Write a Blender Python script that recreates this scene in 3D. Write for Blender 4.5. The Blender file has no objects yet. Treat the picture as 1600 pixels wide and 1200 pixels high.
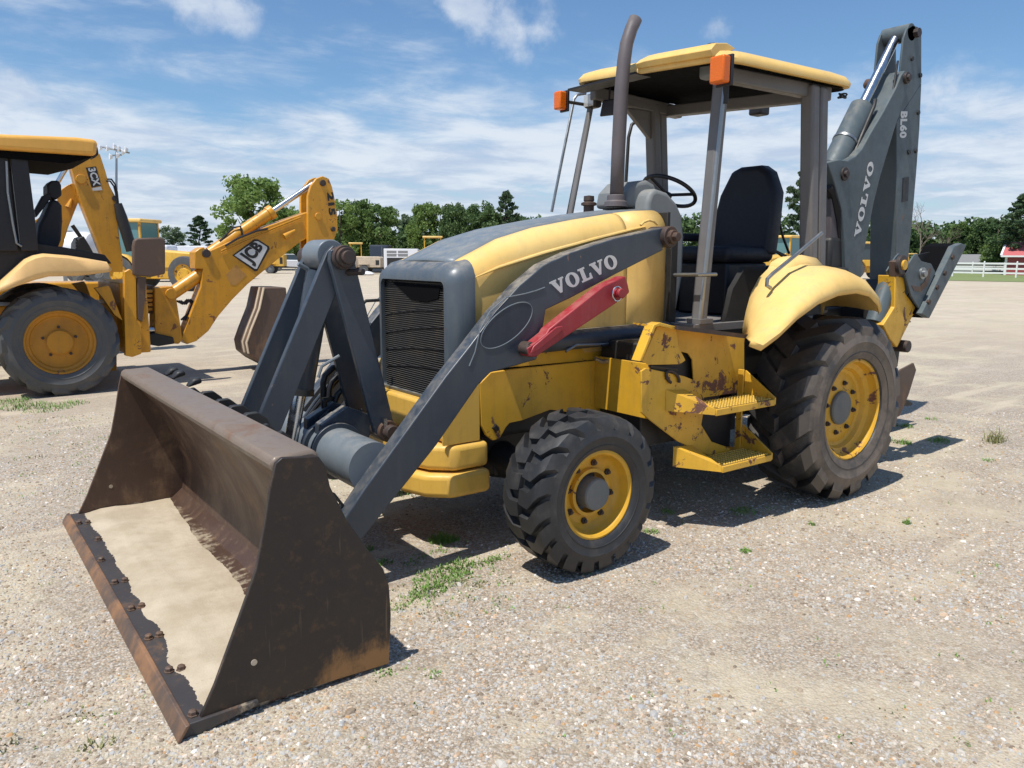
import bpy, bmesh, math, random
import numpy as np
from mathutils import Vector, Matrix
PI=math.pi; R=math.radians
random.seed(7); np.random.seed(7)
S=bpy.context.scene; COL=S.collection
# ------------------------------------------------------------------ camera
CAM=np.array([2.59677,3.85013,1.58747]); FW=np.array([-.590839,-.790251,-.162517]); RT=np.array([-.801302,.598246,.004156]); UP=np.cross(RT,FW); FL=1219.7
cd=bpy.data.cameras.new('camera'); cam=bpy.data.objects.new('camera',cd); COL.objects.link(cam)
cd.sensor_width=36; cd.lens=FL/1600*36; cd.clip_start=.05; cd.clip_end=3000
m=Matrix.Identity(4)
for i in range(3):
    m[i][0]=RT[i]; m[i][1]=UP[i]; m[i][2]=-FW[i]; m[i][3]=CAM[i]
cam.matrix_world=m; S.camera=cam
# ------------------------------------------------------------------ light
SX,SY=.43,.10                       # shadow shift per metre of height: -x by SX, -y by SY
sd=Vector((SX,SY,1)).normalized()   # towards the sun
el=math.asin(sd.z); az=math.atan2(sd.x,sd.y)
sun=bpy.data.lights.new('sun','SUN'); sun.energy=4.7; sun.angle=R(.53); sun.color=(1,.955,.88)
so=bpy.data.objects.new('sun',sun); COL.objects.link(so); so.rotation_euler=sd.to_track_quat('Z','Y').to_euler()
W=bpy.data.worlds.new('World'); S.world=W; W.use_nodes=True
S.view_settings.view_transform='Standard'; S.view_settings.look='None'; S.view_settings.exposure=.12; S.view_settings.gamma=1
def world():
    nt=W.node_tree; N=nt.nodes; L=nt.links; N.clear()
    out=N.new('ShaderNodeOutputWorld'); bg=N.new('ShaderNodeBackground'); bg.inputs[1].default_value=.092
    sky=N.new('ShaderNodeTexSky'); sky.sky_type='NISHITA'; sky.sun_disc=False; sky.sun_elevation=el; sky.sun_rotation=az
    sky.air_density=1.0; sky.dust_density=.6; sky.ozone_density=1.6
    tc=N.new('ShaderNodeTexCoord'); sep=N.new('ShaderNodeSeparateXYZ'); L.new(tc.outputs['Generated'],sep.inputs[0])
    def M(op,a,b=None,c=None,clamp=False):
        n=N.new('ShaderNodeMath'); n.operation=op; n.use_clamp=clamp
        for i,v in enumerate((a,b,c)):
            if v is None: continue
            if isinstance(v,(int,float)): n.inputs[i].default_value=v
            else: L.new(v,n.inputs[i])
        return n.outputs[0]
    z=M('MAXIMUM',sep.outputs[2],.0); zz=M('ADD',z,.10)
    cx=M('DIVIDE',sep.outputs[0],zz); cy=M('DIVIDE',sep.outputs[1],zz)
    cb=N.new('ShaderNodeCombineXYZ'); L.new(cx,cb.inputs[0]); L.new(cy,cb.inputs[1])
    def noise(scale,detail,rough,off,dist=0,stretch=None):
        mp=N.new('ShaderNodeMapping'); L.new(cb.outputs[0],mp.inputs[0]); mp.inputs['Location'].default_value=off
        if stretch: mp.inputs['Scale'].default_value=stretch[0]; mp.inputs['Rotation'].default_value=(0,0,stretch[1])
        n=N.new('ShaderNodeTexNoise'); n.inputs['Scale'].default_value=scale; n.inputs['Detail'].default_value=detail; n.inputs['Roughness'].default_value=rough; n.inputs['Distortion'].default_value=dist
        L.new(mp.outputs[0],n.inputs['Vector']); return n.outputs[0]
    def ramp(v,a,b):
        n=N.new('ShaderNodeMapRange'); n.interpolation_type='SMOOTHSTEP'; n.inputs[1].default_value=a; n.inputs[2].default_value=b; L.new(v,n.inputs[0]); return n.outputs[0]
    n1=noise(.48,8,.56,(3.1,1.7,0),.4); n2=noise(2.2,9,.6,(7.3,2.2,0),.3); n3=noise(.9,7,.65,(1.3,9.2,0),.8,((1,1.7,1),.7))
    # thin bank of cloud low in the sky, breaking up above
    low=ramp(sep.outputs[2],.27,.07)
    a=M('ADD',M('MULTIPLY',n1,.62),M('MULTIPLY',n3,.38)); a=M('ADD',a,M('MULTIPLY',M('SUBTRACT',n2,.5),.35)); a=M('ADD',a,M('MULTIPLY',low,.27))
    c1=M('MULTIPLY',ramp(a,.505,.765),.88)
    # small cumulus heaps: direction, size, strength
    blobs=None
    for d,sz in CUMULI:
        v=N.new('ShaderNodeVectorMath'); v.operation='DISTANCE'; L.new(tc.outputs['Generated'],v.inputs[0]); v.inputs[1].default_value=d
        b=M('SUBTRACT',1.0,M('DIVIDE',v.outputs['Value'],sz),clamp=True)
        blobs=b if blobs is None else M('MAXIMUM',blobs,b)
    nb=N.new('ShaderNodeTexNoise'); nb.inputs['Scale'].default_value=14; nb.inputs['Detail'].default_value=8; nb.inputs['Roughness'].default_value=.6; L.new(tc.outputs['Generated'],nb.inputs['Vector'])
    c2=M('MULTIPLY',ramp(M('ADD',blobs,M('MULTIPLY',M('SUBTRACT',nb.outputs[0],.5),2.8)),.30,1.15),ramp(blobs,.0,.45))
    cov=M('MAXIMUM',c1,M('MULTIPLY',c2,.82))
    br=M('ADD',M('MULTIPLY',n2,1.2),M('MULTIPLY',n1,.8))
    cc=N.new('ShaderNodeMixRGB'); cc.inputs[1].default_value=(5.4,6.3,7.9,1); cc.inputs[2].default_value=(7.9,8.5,9.3,1); L.new(ramp(br,.8,1.2),cc.inputs[0])
    tint=N.new('ShaderNodeMixRGB'); tint.blend_type='MULTIPLY'; tint.inputs[0].default_value=1; tint.inputs[2].default_value=(.90,1.14,1.32,1); L.new(sky.outputs[0],tint.inputs[1])
    mx=N.new('ShaderNodeMixRGB'); L.new(cov,mx.inputs[0]); L.new(tint.outputs[0],mx.inputs[1]); L.new(cc.outputs[0],mx.inputs[2])
    L.new(mx.outputs[0],bg.inputs[0]); L.new(bg.outputs[0],out.inputs[0])
def ray(px,py): return FW+RT*(px-800)/FL+UP*(600-py)/FL
def at(px,py,D): return CAM+D*ray(px,py)
def P(px,py,y):                      # meets the upright plane y = const
    d=ray(px,py); return CAM+d*((y-CAM[1])/d[1])
def PX(px,py,x):
    d=ray(px,py); return CAM+d*((x-CAM[0])/d[0])
def PZ(px,py,z=0):
    d=ray(px,py); return CAM+d*((z-CAM[2])/d[2])
def prof(y,pts): return [(float(P(a,b,y)[0]),float(P(a,b,y)[2])) for a,b in pts]
def dirn(px,py): d=ray(px,py); return tuple(d/np.linalg.norm(d))
CUMULI=[(dirn(745,12),.06),(dirn(800,30),.07),(dirn(715,12),.05),(dirn(840,45),.04),(dirn(1120,42),.028),(dirn(300,-5),.06),(dirn(360,5),.05),(dirn(245,275),.06),(dirn(300,285),.05),(dirn(20,145),.06),(dirn(1470,165),.05),(dirn(1530,170),.04)]
world()
# ------------------------------------------------------------------ materials
class NT:
    def __init__(s,name,disp=False):
        s.m=bpy.data.materials.new(name); s.m.use_nodes=True; s.t=s.m.node_tree; s.N=s.t.nodes; s.L=s.t.links
        s.b=s.N['Principled BSDF']; s.co=s.N.new('ShaderNodeTexCoord').outputs['Object']; s.geo=s.N.new('ShaderNodeNewGeometry')
        s.pos=s.geo.outputs['Position']
    def link(s,a,b):
        s.L.new(a,b)
    def math(s,op,a,b=0,c=None,clamp=False):
        n=s.N.new('ShaderNodeMath'); n.operation=op; n.use_clamp=clamp
        for i,v in enumerate((a,b) if c is None else (a,b,c)):
            if isinstance(v,(int,float)): n.inputs[i].default_value=v
            else: s.L.new(v,n.inputs[i])
        return n.outputs[0]
    def noise(s,scale,detail=5,rough=.6,vec=None,dist=0,stretch=None,off=(0,0,0)):
        n=s.N.new('ShaderNodeTexNoise'); n.inputs['Scale'].default_value=scale; n.inputs['Detail'].default_value=detail; n.inputs['Roughness'].default_value=rough; n.inputs['Distortion'].default_value=dist
        v=vec or s.pos
        if stretch or off!=(0,0,0):
            mp=s.N.new('ShaderNodeMapping'); s.L.new(v,mp.inputs[0]); mp.inputs['Location'].default_value=off
            if stretch: mp.inputs['Scale'].default_value=stretch
            v=mp.outputs[0]
        s.L.new(v,n.inputs['Vector']); return n.outputs[0]
    def vor(s,scale,vec=None,feat='F1',rnd=1):
        n=s.N.new('ShaderNodeTexVoronoi'); n.feature=feat; n.inputs['Scale'].default_value=scale; n.inputs['Randomness'].default_value=rnd
        s.L.new(vec or s.pos,n.inputs['Vector']); return n
    def ramp(s,v,a,b,lo=0,hi=1,smooth=True):
        n=s.N.new('ShaderNodeMapRange'); n.interpolation_type='SMOOTHSTEP' if smooth else 'LINEAR'
        for i,x in enumerate((a,b,lo,hi)): n.inputs[i+1].default_value=x
        s.L.new(v,n.inputs[0]); return n.outputs[0]
    def mix(s,f,a,b,mode='MIX'):
        n=s.N.new('ShaderNodeMixRGB'); n.blend_type=mode
        for i,v in enumerate((f,a,b)):
            if isinstance(v,(int,float)): n.inputs[i].default_value=v
            elif isinstance(v,tuple): n.inputs[i].default_value=(*v[:3],1)
            else: s.L.new(v,n.inputs[i])
        return n.outputs[0]
    def crgb(s,v,stops):
        n=s.N.new('ShaderNodeValToRGB'); e=n.color_ramp.elements
        while len(e)<len(stops): e.new(.5)
        for k,(p,c) in enumerate(stops): e[k].position=p; e[k].color=(*c,1)
        s.L.new(v,n.inputs[0]); return n.outputs[0]
    def bump(s,h,strength=.3,dist=.01):
        n=s.N.new('ShaderNodeBump'); n.inputs['Strength'].default_value=strength; n.inputs['Distance'].default_value=dist; s.L.new(h,n.inputs['Height']); s.L.new(n.outputs[0],s.b.inputs['Normal'])
    def set(s,color=None,rough=None,metal=None,spec=None):
        for k,v in (('Base Color',color),('Roughness',rough),('Metallic',metal),('Specular IOR Level',spec)):
            if v is None: continue
            if isinstance(v,tuple): v=(*v[:3],1)
            if isinstance(v,(float,int,tuple)): s.b.inputs[k].default_value=v
            else: s.L.new(v,s.b.inputs[k])
        return s.m
def paint(name,col,rough=.42,dirt=.25,dirtcol=(.30,.24,.17),chips=0,chipcol=(.10,.045,.03),fade=None,scale=1,coat=0,dust=.25):
    t=NT(name)
    n1=t.noise(2.2*scale,6,.65); n2=t.noise(14*scale,6,.7); n3=t.noise(60*scale,4,.6); st=t.noise(5*scale,5,.7,stretch=(3,3,.35))
    c=t.mix(t.ramp(n1,.3,.75,0,1),tuple(v*.86 for v in col),tuple(min(1,v*1.1) for v in col))
    if fade: c=t.mix(t.ramp(t.noise(1.1*scale,5,.6,off=(4,2,7)),.35,.65),c,fade)
    d=t.math('MULTIPLY',t.ramp(t.math('ADD',t.math('MULTIPLY',st,.6),t.math('MULTIPLY',n2,.4)),.45,.72),dirt)
    c=t.mix(d,c,dirtcol)
    # dust lying on faces that look up; on the grey arms also sky sheen
    sp=t.N.new('ShaderNodeSeparateXYZ'); t.L.new(t.geo.outputs['Normal'],sp.inputs[0])
    du=t.math('MULTIPLY',t.ramp(sp.outputs[2],.5,1),t.ramp(n2,.35,.7,0,dust)); c=t.mix(du,c,(.42,.36,.27))
    r=t.ramp(n2,.3,.7,rough-.08,rough+.14)
    h=t.math('MULTIPLY',n3,.15)
    if chips:
        ch=t.noise(9*scale,8,.72,dist=.6,off=(11,5,3)); big=t.noise(2.0*scale,2,.5,off=(1,7,2)); v=t.math('ADD',ch,t.math('MULTIPLY',big,.45))
        th=.98-chips*.22; mk=t.ramp(v,th,th+.012,smooth=False)
        c=t.mix(mk,c,t.mix(n3,chipcol,tuple(v*2.2 for v in chipcol))); r=t.math('ADD',r,t.math('MULTIPLY',mk,.35)); h=t.math('SUBTRACT',h,t.math('MULTIPLY',mk,.5))
    t.bump(h,.25,.004)
    if coat: t.b.inputs['Coat Weight'].default_value=coat; t.b.inputs['Coat Roughness'].default_value=.25
    return t.set(c,r,0)
def rusty(name,base=(.055,.036,.03),rust=(.21,.095,.04),amount=.5,rough=.6,metal=.0,low=0,sandy=0):
    t=NT(name); n1=t.noise(3.2,8,.68,dist=.4); n2=t.noise(22,6,.7); n3=t.noise(7,6,.7,stretch=(1,1,.3),off=(3,4,5))
    v=t.math('ADD',t.math('MULTIPLY',n1,.6),t.math('MULTIPLY',n3,.4))
    if low:   # rust crept up from the ground line
        sp=t.N.new('ShaderNodeSeparateXYZ'); t.L.new(t.pos,sp.inputs[0]); 
        k=t.math('MULTIPLY',t.ramp(sp.outputs[2],.30,.02),t.ramp(sp.outputs[0],1.85,1.30)); v=t.math('ADD',v,t.math('MULTIPLY',k,low))
    c=t.mix(t.ramp(v,.62-amount*.25,.74-amount*.15),base,rust)
    c=t.mix(t.ramp(n2,.5,.8,0,.5),c,tuple(x*.5 for x in rust)); c=t.mix(t.ramp(t.noise(40,3,.6,stretch=(1,1,.06)),.62,.75,0,.35),c,(.26,.17,.10))
    if sandy:   # dried sand smeared over the floor and up the bends
        sp=t.N.new('ShaderNodeSeparateXYZ'); t.L.new(t.pos,sp.inputs[0]); k=t.math('ADD',t.ramp(sp.outputs[2],.085,.045),t.math('MULTIPLY',t.math('SUBTRACT',n2,.5),2.2)); k=t.math('ADD',k,t.math('MULTIPLY',t.math('SUBTRACT',n1,.5),2)); k=t.math('ADD',k,t.ramp(sp.outputs[0],1.98,1.80,-.7,0))
        c=t.mix(t.ramp(k,.75,1.25,0,.85),c,(.40,.33,.235))
    t.bump(n2,.3,.004); return t.set(c,t.ramp(n1,.3,.7,rough-.12,rough+.15),metal)
def simple(name,col,rough=.5,metal=0,var=.15,bump=.15,scale=20,spec=.5):
    t=NT(name); n=t.noise(scale,5,.65); c=t.mix(n,tuple(v*(1-var) for v in col),tuple(min(1,v*(1+var)) for v in col)); t.bump(n,bump,.003)
    return t.set(c,t.ramp(n,.3,.7,max(.03,rough-.06),rough+.06),metal,spec)
M={}
M['yellow']=paint('faded_yellow_paint',(.72,.41,.045),.45,.35,(.34,.20,.05),fade=(.74,.45,.085),coat=.05)
M['yellow_pale']=paint('sun_bleached_yellow_paint',(.80,.51,.14),.48,.38,(.50,.35,.15),fade=(.83,.57,.20),dust=.25)
M['yellow_deep']=paint('deep_yellow_paint',(.70,.385,.03),.42,.38,(.27,.15,.045),chips=.58)
M['yellow_chip']=paint('chipped_yellow_paint',(.73,.41,.035),.40,.3,(.27,.15,.045),chips=.76)
M['grey']=paint('dark_grey_blue_paint',(.043,.056,.075),.36,.25,(.12,.115,.10),chips=.2,chipcol=(.13,.09,.07),dust=.75)  # strong top dust partly stands for sky reflection on the arm tops
M['grey_top']=paint('faded_grey_paint',(.16,.19,.215),.42,.35,(.22,.22,.21),chips=.15,dust=.25)
M['oval']=paint('dark_slate_paint',(.026,.036,.052),.5,.2,(.10,.10,.09),dust=.2)
M['cowl']=paint('dark_cowl_paint',(.085,.105,.125),.38,.4,(.17,.165,.15),chips=.2,dust=.5)
M['lip']=rusty('worn_bucket_lip',(.20,.155,.12),(.17,.095,.055),.45,.45,.1)
M['grey_back']=paint('weathered_grey_green_paint',(.080,.105,.115),.5,.4,(.14,.14,.125),chips=.2,chipcol=(.14,.08,.05),dust=.3)
M['post']=paint('warm_grey_post_paint',(.155,.15,.15),.5,.35,(.2,.18,.17),dust=.2)
M['dash']=paint('grey_plastic',(.20,.215,.22),.55,.2,(.25,.24,.22),dust=.3)
M['exhaust']=paint('heat_stained_steel',(.115,.10,.105),.55,.5,(.12,.085,.075),dust=.1)
M['black']=simple('black_plastic',(.012,.012,.015),.5)
M['liner']=simple('matt_black_lining',(.006,.006,.007),.95,spec=.05)  # near-black and matt, so shaded canopy undersides stay dark despite ground bounce
M['under']=simple('black_steel',(.022,.021,.02),.55,scale=9,var=.4)  # black steel, its colour darkened for the shade under the chassis
M['seat']=simple('black_vinyl',(.012,.013,.02),.6,scale=40)
M['chrome']=simple('chrome_rod',(.62,.62,.62),.24,1,.05,.03)
M['steel']=simple('dull_steel',(.30,.31,.31),.38,.8)
M['hubgrey']=paint('dusty_grey_hub_paint',(.15,.16,.155),.6,.5,(.25,.23,.2))
M['red']=paint('faded_red_paint',(.33,.024,.034),.48,.4,(.35,.14,.13))
M['rust']=rusty('rusted_steel',(.045,.033,.03),(.13,.065,.035)); M['bucket_out']=rusty('bucket_plate_steel',(.024,.0175,.0145),(.26,.13,.045),.10,.5,0,.25)
M['bucket_in']=rusty('worn_bucket_steel',(.075,.043,.030),(.19,.115,.065),.55,.48,.1,sandy=1); M['edge']=rusty('cutting_edge_steel',(.060,.055,.055),(.24,.125,.06),.35,.5,.2,sandy=1)
M['edge_rust']=rusty('rusted_edge_steel',(.10,.07,.055),(.30,.155,.075),.8,.55,.2)
M['brownpad']=rusty('brown_worn_pad_steel',(.11,.07,.05),(.22,.12,.06),.5)
def orange_lens():
    t=NT('orange_lens'); n=t.vor(90); t.bump(n.outputs[0],.3,.003); m=t.set((.72,.15,.008),.25,0); t.b.inputs['Subsurface Weight'].default_value=.3; t.b.inputs['Subsurface Radius'].default_value=(.05,.01,.002); return m
M['orange']=orange_lens()
M['clear']=simple('lamp_glass',(.55,.56,.55),.15,.3)
M['white_decal']=simple('white_decal',(.62,.62,.60),.5,var=.12)
M['white']=simple('white_vehicle_paint',(.75,.76,.78),.35)
M['fence']=simple('white_board_paint',(.78,.79,.78),.5)
M['blackdecal']=simple('black_decal',(.02,.018,.016),.5)
M['tan']=paint('tan_paint',(.56,.46,.34),.5,.3); M['navy']=simple('dark_blue_steel',(.03,.045,.07),.5)
M['barn']=simple('red_steel_siding',(.30,.055,.06),.5); M['barnroof']=simple('pale_red_roofing',(.50,.14,.14),.45); M['shed']=simple('weathered_grey_roofing',(.22,.22,.22),.6)
M['grass']=simple('grass_blades',(.15,.27,.05),.6,var=.5,scale=3)
M['weed']=simple('dry_weed',(.24,.24,.10),.7,var=.4,scale=5)
def rubber(name,col,dust,side=None):
    t=NT(name); n=t.noise(6,7,.7); n2=t.noise(50,4,.6)
    c=t.mix(t.ramp(n,.45,.75,0,dust),col,(.17,.145,.12)); 
    if side:   # mud dried on the sidewalls
        sp=t.N.new('ShaderNodeSeparateXYZ'); t.L.new(t.geo.outputs['Normal'],sp.inputs[0]); k=t.ramp(t.math('ABSOLUTE',sp.outputs[1]),.72,.95); c=t.mix(t.math('MULTIPLY',k,t.ramp(t.noise(3.5,6,.7,off=(2,1,5)),.32,.56,.15,.95)),c,side)
    t.bump(n2,.25,.002); return t.set(c,t.ramp(n,.3,.7,.42,.68),0,.5)
M['tyre']=rubber('worn_black_rubber',(.024,.025,.027),.30); M['tyre_dusty']=rubber('dusty_rubber',(.030,.030,.030),.5,(.155,.122,.095)); M['tyre_far']=rubber('grey_weathered_rubber',(.075,.078,.08),.5)
def glassy(name,col):
    return simple(name,col,.08,.0,.05,.0)
M['glass']=glassy('dark_window_glass',(.05,.07,.08)); M['glass_teal']=glassy('teal_window_glass',(.10,.22,.24))
def grille():
    t=NT('perforated_grille'); sp=t.N.new('ShaderNodeSeparateXYZ'); t.L.new(t.pos,sp.inputs[0])
    a=t.math('SINE',t.math('MULTIPLY',sp.outputs[1],2*PI/.0115)); f=t.ramp(sp.outputs[0],.4028,.406); f=t.math('MULTIPLY',f,t.ramp(a,-.6,.2,.45,1))
    c=t.mix(f,(.004,.004,.004),t.mix(t.ramp(t.noise(5,5,.7),.45,.75),(.085,.085,.085),(.17,.14,.10))); return t.set(c,.5,.2)
M['grille']=grille()
def tread():
    t=NT('dimpled_tread_plate'); sp=t.N.new('ShaderNodeSeparateXYZ'); t.L.new(t.co,sp.inputs[0]); f=t.ramp(sp.outputs[2],.0035,.006)
    c=t.mix(f,t.mix(t.noise(30,5,.7),(.05,.028,.012),(.42,.25,.04)),(.74,.47,.08)); return t.set(c,.42)
M['tread']=tread()
def sandm():
    t=NT('pale_sand'); n=t.noise(5,7,.65); n2=t.noise(120,3,.6); c=t.mix(t.ramp(n,.35,.7),(.40,.33,.235),(.50,.425,.32)); c=t.mix(t.ramp(t.noise(16,6,.75,off=(2,2,2)),.60,.72,0,.45),c,(.22,.17,.12))
    t.bump(t.math('ADD',t.math('MULTIPLY',n2,.3),n),.5,.012); return t.set(c,.9)
M['sand']=sandm()
SANDC=((.8,2.9,1.5,.55),(1.6,2.6,.9,.3))
def ground():
    t=NT('gravel_ground')
    n1=t.noise(.55,6,.62,dist=.3); n2=t.noise(2.4,6,.65,off=(5,1,0)); n0=t.noise(.07,5,.6,off=(9,4,0))
    v1=t.vor(95); v2=t.vor(48); v3=t.vor(210)
    hue=t.crgb(t.N.new('ShaderNodeSeparateColor').outputs[0],[(0,(0,0,0)),(1,(1,1,1))]) if 0 else None
    def stone(v,seed):
        s=t.N.new('ShaderNodeSeparateColor'); t.L.new(v.outputs['Color'],s.inputs[0])
        return t.crgb(s.outputs[seed],[(0,(.16,.125,.095)),(.16,(.29,.225,.16)),(.35,(.42,.34,.255)),(.55,(.49,.43,.35)),(.72,(.36,.36,.345)),(.85,(.60,.555,.48)),(.95,(.42,.25,.12)),(1,(.75,.72,.66))])
    st=t.mix(t.ramp(n2,.42,.58),stone(v1,0),stone(v2,1)); st=t.mix(.35,st,stone(v3,2))
    gap=t.ramp(v1.outputs[0],.35,.75,1,.55); st=t.mix(t.math('SUBTRACT',1,gap),st,(.16,.125,.09))
    sand=t.mix(t.ramp(t.noise(9,6,.7),.35,.7),(.465,.40,.285),(.57,.50,.37))
    sp=t.N.new('ShaderNodeSeparateXYZ'); t.L.new(t.pos,sp.inputs[0])
    k=t.math('ADD',t.math('MULTIPLY',n1,.65),t.math('MULTIPLY',n2,.35)); sm=t.ramp(k,.46,.60)
    # far away only the mean colour of the stones is seen
    vd=t.N.new('ShaderNodeVectorMath'); vd.operation='DISTANCE'; t.L.new(t.pos,vd.inputs[0]); vd.inputs[1].default_value=tuple(CAM)
    far=t.ramp(vd.outputs['Value'],9,26)
    st=t.mix(far,st,t.mix(t.ramp(t.noise(.9,7,.7,stretch=(1,1,1),off=(3,8,0)),.35,.65),(.44,.375,.29),(.54,.465,.37)))
    c=t.mix(t.math('MULTIPLY',sm,.78),st,sand)
    c=t.mix(t.ramp(n0,.40,.62,0,.45),c,(.42,.35,.265)); c=t.mix(t.ramp(t.noise(.35,6,.7,off=(1,3,0),stretch=(.35,1.6,1)),.55,.68,0,.5),c,(.55,.47,.38))
    mp=t.N.new('ShaderNodeMapping'); t.L.new(t.pos,mp.inputs[0]); mp.inputs['Rotation'].default_value=(0,0,R(-28)); mp.inputs['Scale'].default_value=(.35,2.4,1)
    tr=t.ramp(t.noise(1.0,5,.6,vec=mp.outputs[0],off=(2,6,0)),.56,.66); c=t.mix(t.math('MULTIPLY',tr,.7),c,t.mix(n2,(.46,.395,.29),(.58,.50,.38)))
    c=t.mix(t.ramp(t.noise(.8,6,.7,off=(12,3,0)),.60,.74,0,.4),c,(.27,.225,.17))
    t.bump(t.math('ADD',t.math('MULTIPLY',t.math('SUBTRACT',1,v1.outputs[0]),.8),t.math('ADD',t.math('MULTIPLY',n2,2),t.math('MULTIPLY',t.math('SUBTRACT',1,v2.outputs[0]),.6))),.75,.008)
    return t.set(c,.92,0,.2)
M['ground']=ground()
def pebble():
    t=NT('mixed_pebbles'); r=t.geo.outputs['Random Per Island']
    c=t.crgb(r,[(0,(.20,.155,.115)),(.15,(.33,.26,.185)),(.34,(.45,.37,.285)),(.52,(.42,.42,.41)),(.66,(.54,.48,.395)),(.8,(.34,.34,.34)),(.88,(.46,.27,.12)),(1,(.74,.71,.66))]); return t.set(c,.75,0,.35)
M['pebble']=pebble()
def leaf(name,a,b,tr=.25):
    t=NT(name); r=t.geo.outputs['Random Per Island']; n=t.noise(.35,3,.6)
    c=t.mix(t.math('ADD',t.math('MULTIPLY',r,.6),t.math('MULTIPLY',t.ramp(n,.35,.65),.4)),a,b); t.set(c,.6,0,.25)
    tl=t.N.new('ShaderNodeBsdfTranslucent'); t.L.new(c,tl.inputs[0]); mx=t.N.new('ShaderNodeMixShader'); mx.inputs[0].default_value=tr
    t.L.new(t.b.outputs[0],mx.inputs[1]); t.L.new(tl.outputs[0],mx.inputs[2]); t.L.new(mx.outputs[0],t.N['Material Output'].inputs[0]); return t.m
M['leaf_mid']=leaf('mid_green_leaves',(.095,.165,.05),(.19,.28,.085),.35); M['leaf_light']=leaf('light_green_leaves',(.14,.23,.065),(.25,.35,.10),.4); M['leaf_dark']=leaf('dark_green_leaves',(.07,.13,.05),(.13,.20,.07),.32)
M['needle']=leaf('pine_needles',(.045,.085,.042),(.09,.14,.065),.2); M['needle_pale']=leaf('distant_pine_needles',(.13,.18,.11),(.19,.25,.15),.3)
M['bark']=simple('grey_brown_bark',(.10,.075,.055),.9,scale=6,var=.3); M['twig']=simple('pale_twigs',(.22,.18,.15),.9)
JY=paint('golden_yellow_paint',(.66,.305,.018),.38,.5,(.28,.14,.035),chips=.55,chipcol=(.12,.05,.025),coat=.1); M['jy']=JY
M['jrim']=paint('orange_rim_paint',(.52,.225,.012),.5,.5,(.25,.13,.04),chips=.4,dust=.1); M['jpale']=paint('bleached_orange_fender',(.80,.50,.20),.45,.15,(.5,.33,.16),dust=.1); M['jroof']=paint('orange_yellow_canopy',(.80,.42,.08),.42,.2,(.5,.27,.1),dust=.1)
# ------------------------------------------------------------------ mesh building
class MB:
    def __init__(s): s.v=[]; s.f=[]
    def add(s,vs,fs):
        o=len(s.v); s.v+= [tuple(float(c) for c in v) for v in vs]; s.f+=[tuple(i+o for i in f) for f in fs]; return s
    def box(s,x0,x1,y0,y1,z0,z1):
        return s.add([(x0,y0,z0),(x1,y0,z0),(x1,y1,z0),(x0,y1,z0),(x0,y0,z1),(x1,y0,z1),(x1,y1,z1),(x0,y1,z1)],[(0,3,2,1),(4,5,6,7),(0,1,5,4),(1,2,6,5),(2,3,7,6),(3,0,4,7)])
    def loft(s,rings,closed=True,caps=True):
        n=len(rings[0]); o=len(s.v); vs=[p for r in rings for p in r]; fs=[]
        for k in range(len(rings)-1):
            for i in range(n if closed else n-1):
                j=(i+1)%n; fs.append((k*n+i,k*n+j,(k+1)*n+j,(k+1)*n+i))
        if caps and closed: fs.append(tuple(range(n))[::-1]); fs.append(tuple((len(rings)-1)*n+i for i in range(n)))
        return s.add(vs,fs)
    def prism(s,pts,y0,y1): return s.loft([[(x,y0,z) for x,z in pts],[(x,y1,z) for x,z in pts]])
    def prismx(s,pts,x0,x1): return s.loft([[(x0,y,z) for y,z in pts],[(x1,y,z) for y,z in pts]])
    def prismz(s,pts,z0,z1): return s.loft([[(x,y,z0) for x,y in pts],[(x,y,z1) for x,y in pts]])
    def tube(s,pts,r,seg=12,caps=True):
        pts=[Vector(p) for p in pts]; n=len(pts); rs=r if isinstance(r,(list,tuple)) else [r]*n; rings=[]; u=None
        for i,p in enumerate(pts):
            d=(pts[min(i+1,n-1)]-pts[max(i-1,0)])
            if d.length<1e-9: d=Vector((0,0,1))
            d.normalize()
            if u is None: u=d.orthogonal().normalized()
            else: u=(u-d*u.dot(d)).normalized()
            w=d.cross(u); rings.append([tuple(p+(u*math.cos(a)+w*math.sin(a))*rs[i]) for a in [2*PI*k/seg for k in range(seg)]])
        return s.loft(rings,True,caps)
    def lathe(s,pr,c=(0,0,0),seg=48,axis='y',caps=False):   # profile (radius, offset along axis)
        rings=[]
        for r,h in pr:
            ring=[]
            for k in range(seg):
                a=2*PI*k/seg; x,z=r*math.cos(a),r*math.sin(a)
                ring.append({'y':(c[0]+x,c[1]+h,c[2]+z),'z':(c[0]+x,c[1]+z,c[2]+h),'x':(c[0]+h,c[1]+x,c[2]+z)}[axis])
            rings.append(ring)
        return s.loft(rings,True,caps)
    def disc(s,c,r,h,axis='y',seg=20): return s.lathe([(r,-h/2),(r,h/2)],c,seg,axis,True)
WP={}   # world position of each object while it is being built
def link(o,parent,pos):
    COL.objects.link(o); WP[o.name]=Vector(pos)
    if parent: o.parent=parent; o.location=Vector(pos)-WP[parent.name]
    else: o.location=pos
def thing(name,label,cat,loc=(0,0,0),group=None):
    o=bpy.data.objects.new(name,None); link(o,None,loc); o['label']=label; o['category']=cat; o.empty_display_size=.3
    if group: o['group']=group
    return o
def mesh(name,v,f,mat,smooth=35,recalc=True):
    me=bpy.data.meshes.new(name); me.from_pydata(v,[],f)
    if recalc:
        b=bmesh.new(); b.from_mesh(me); bmesh.ops.recalc_face_normals(b,faces=b.faces); b.to_mesh(me); b.free()
    if smooth: 
        me.polygons.foreach_set('use_smooth',[True]*len(me.polygons)); me.set_sharp_from_angle(angle=R(smooth))
    me.materials.append(M[mat] if isinstance(mat,str) else mat); return me
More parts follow.
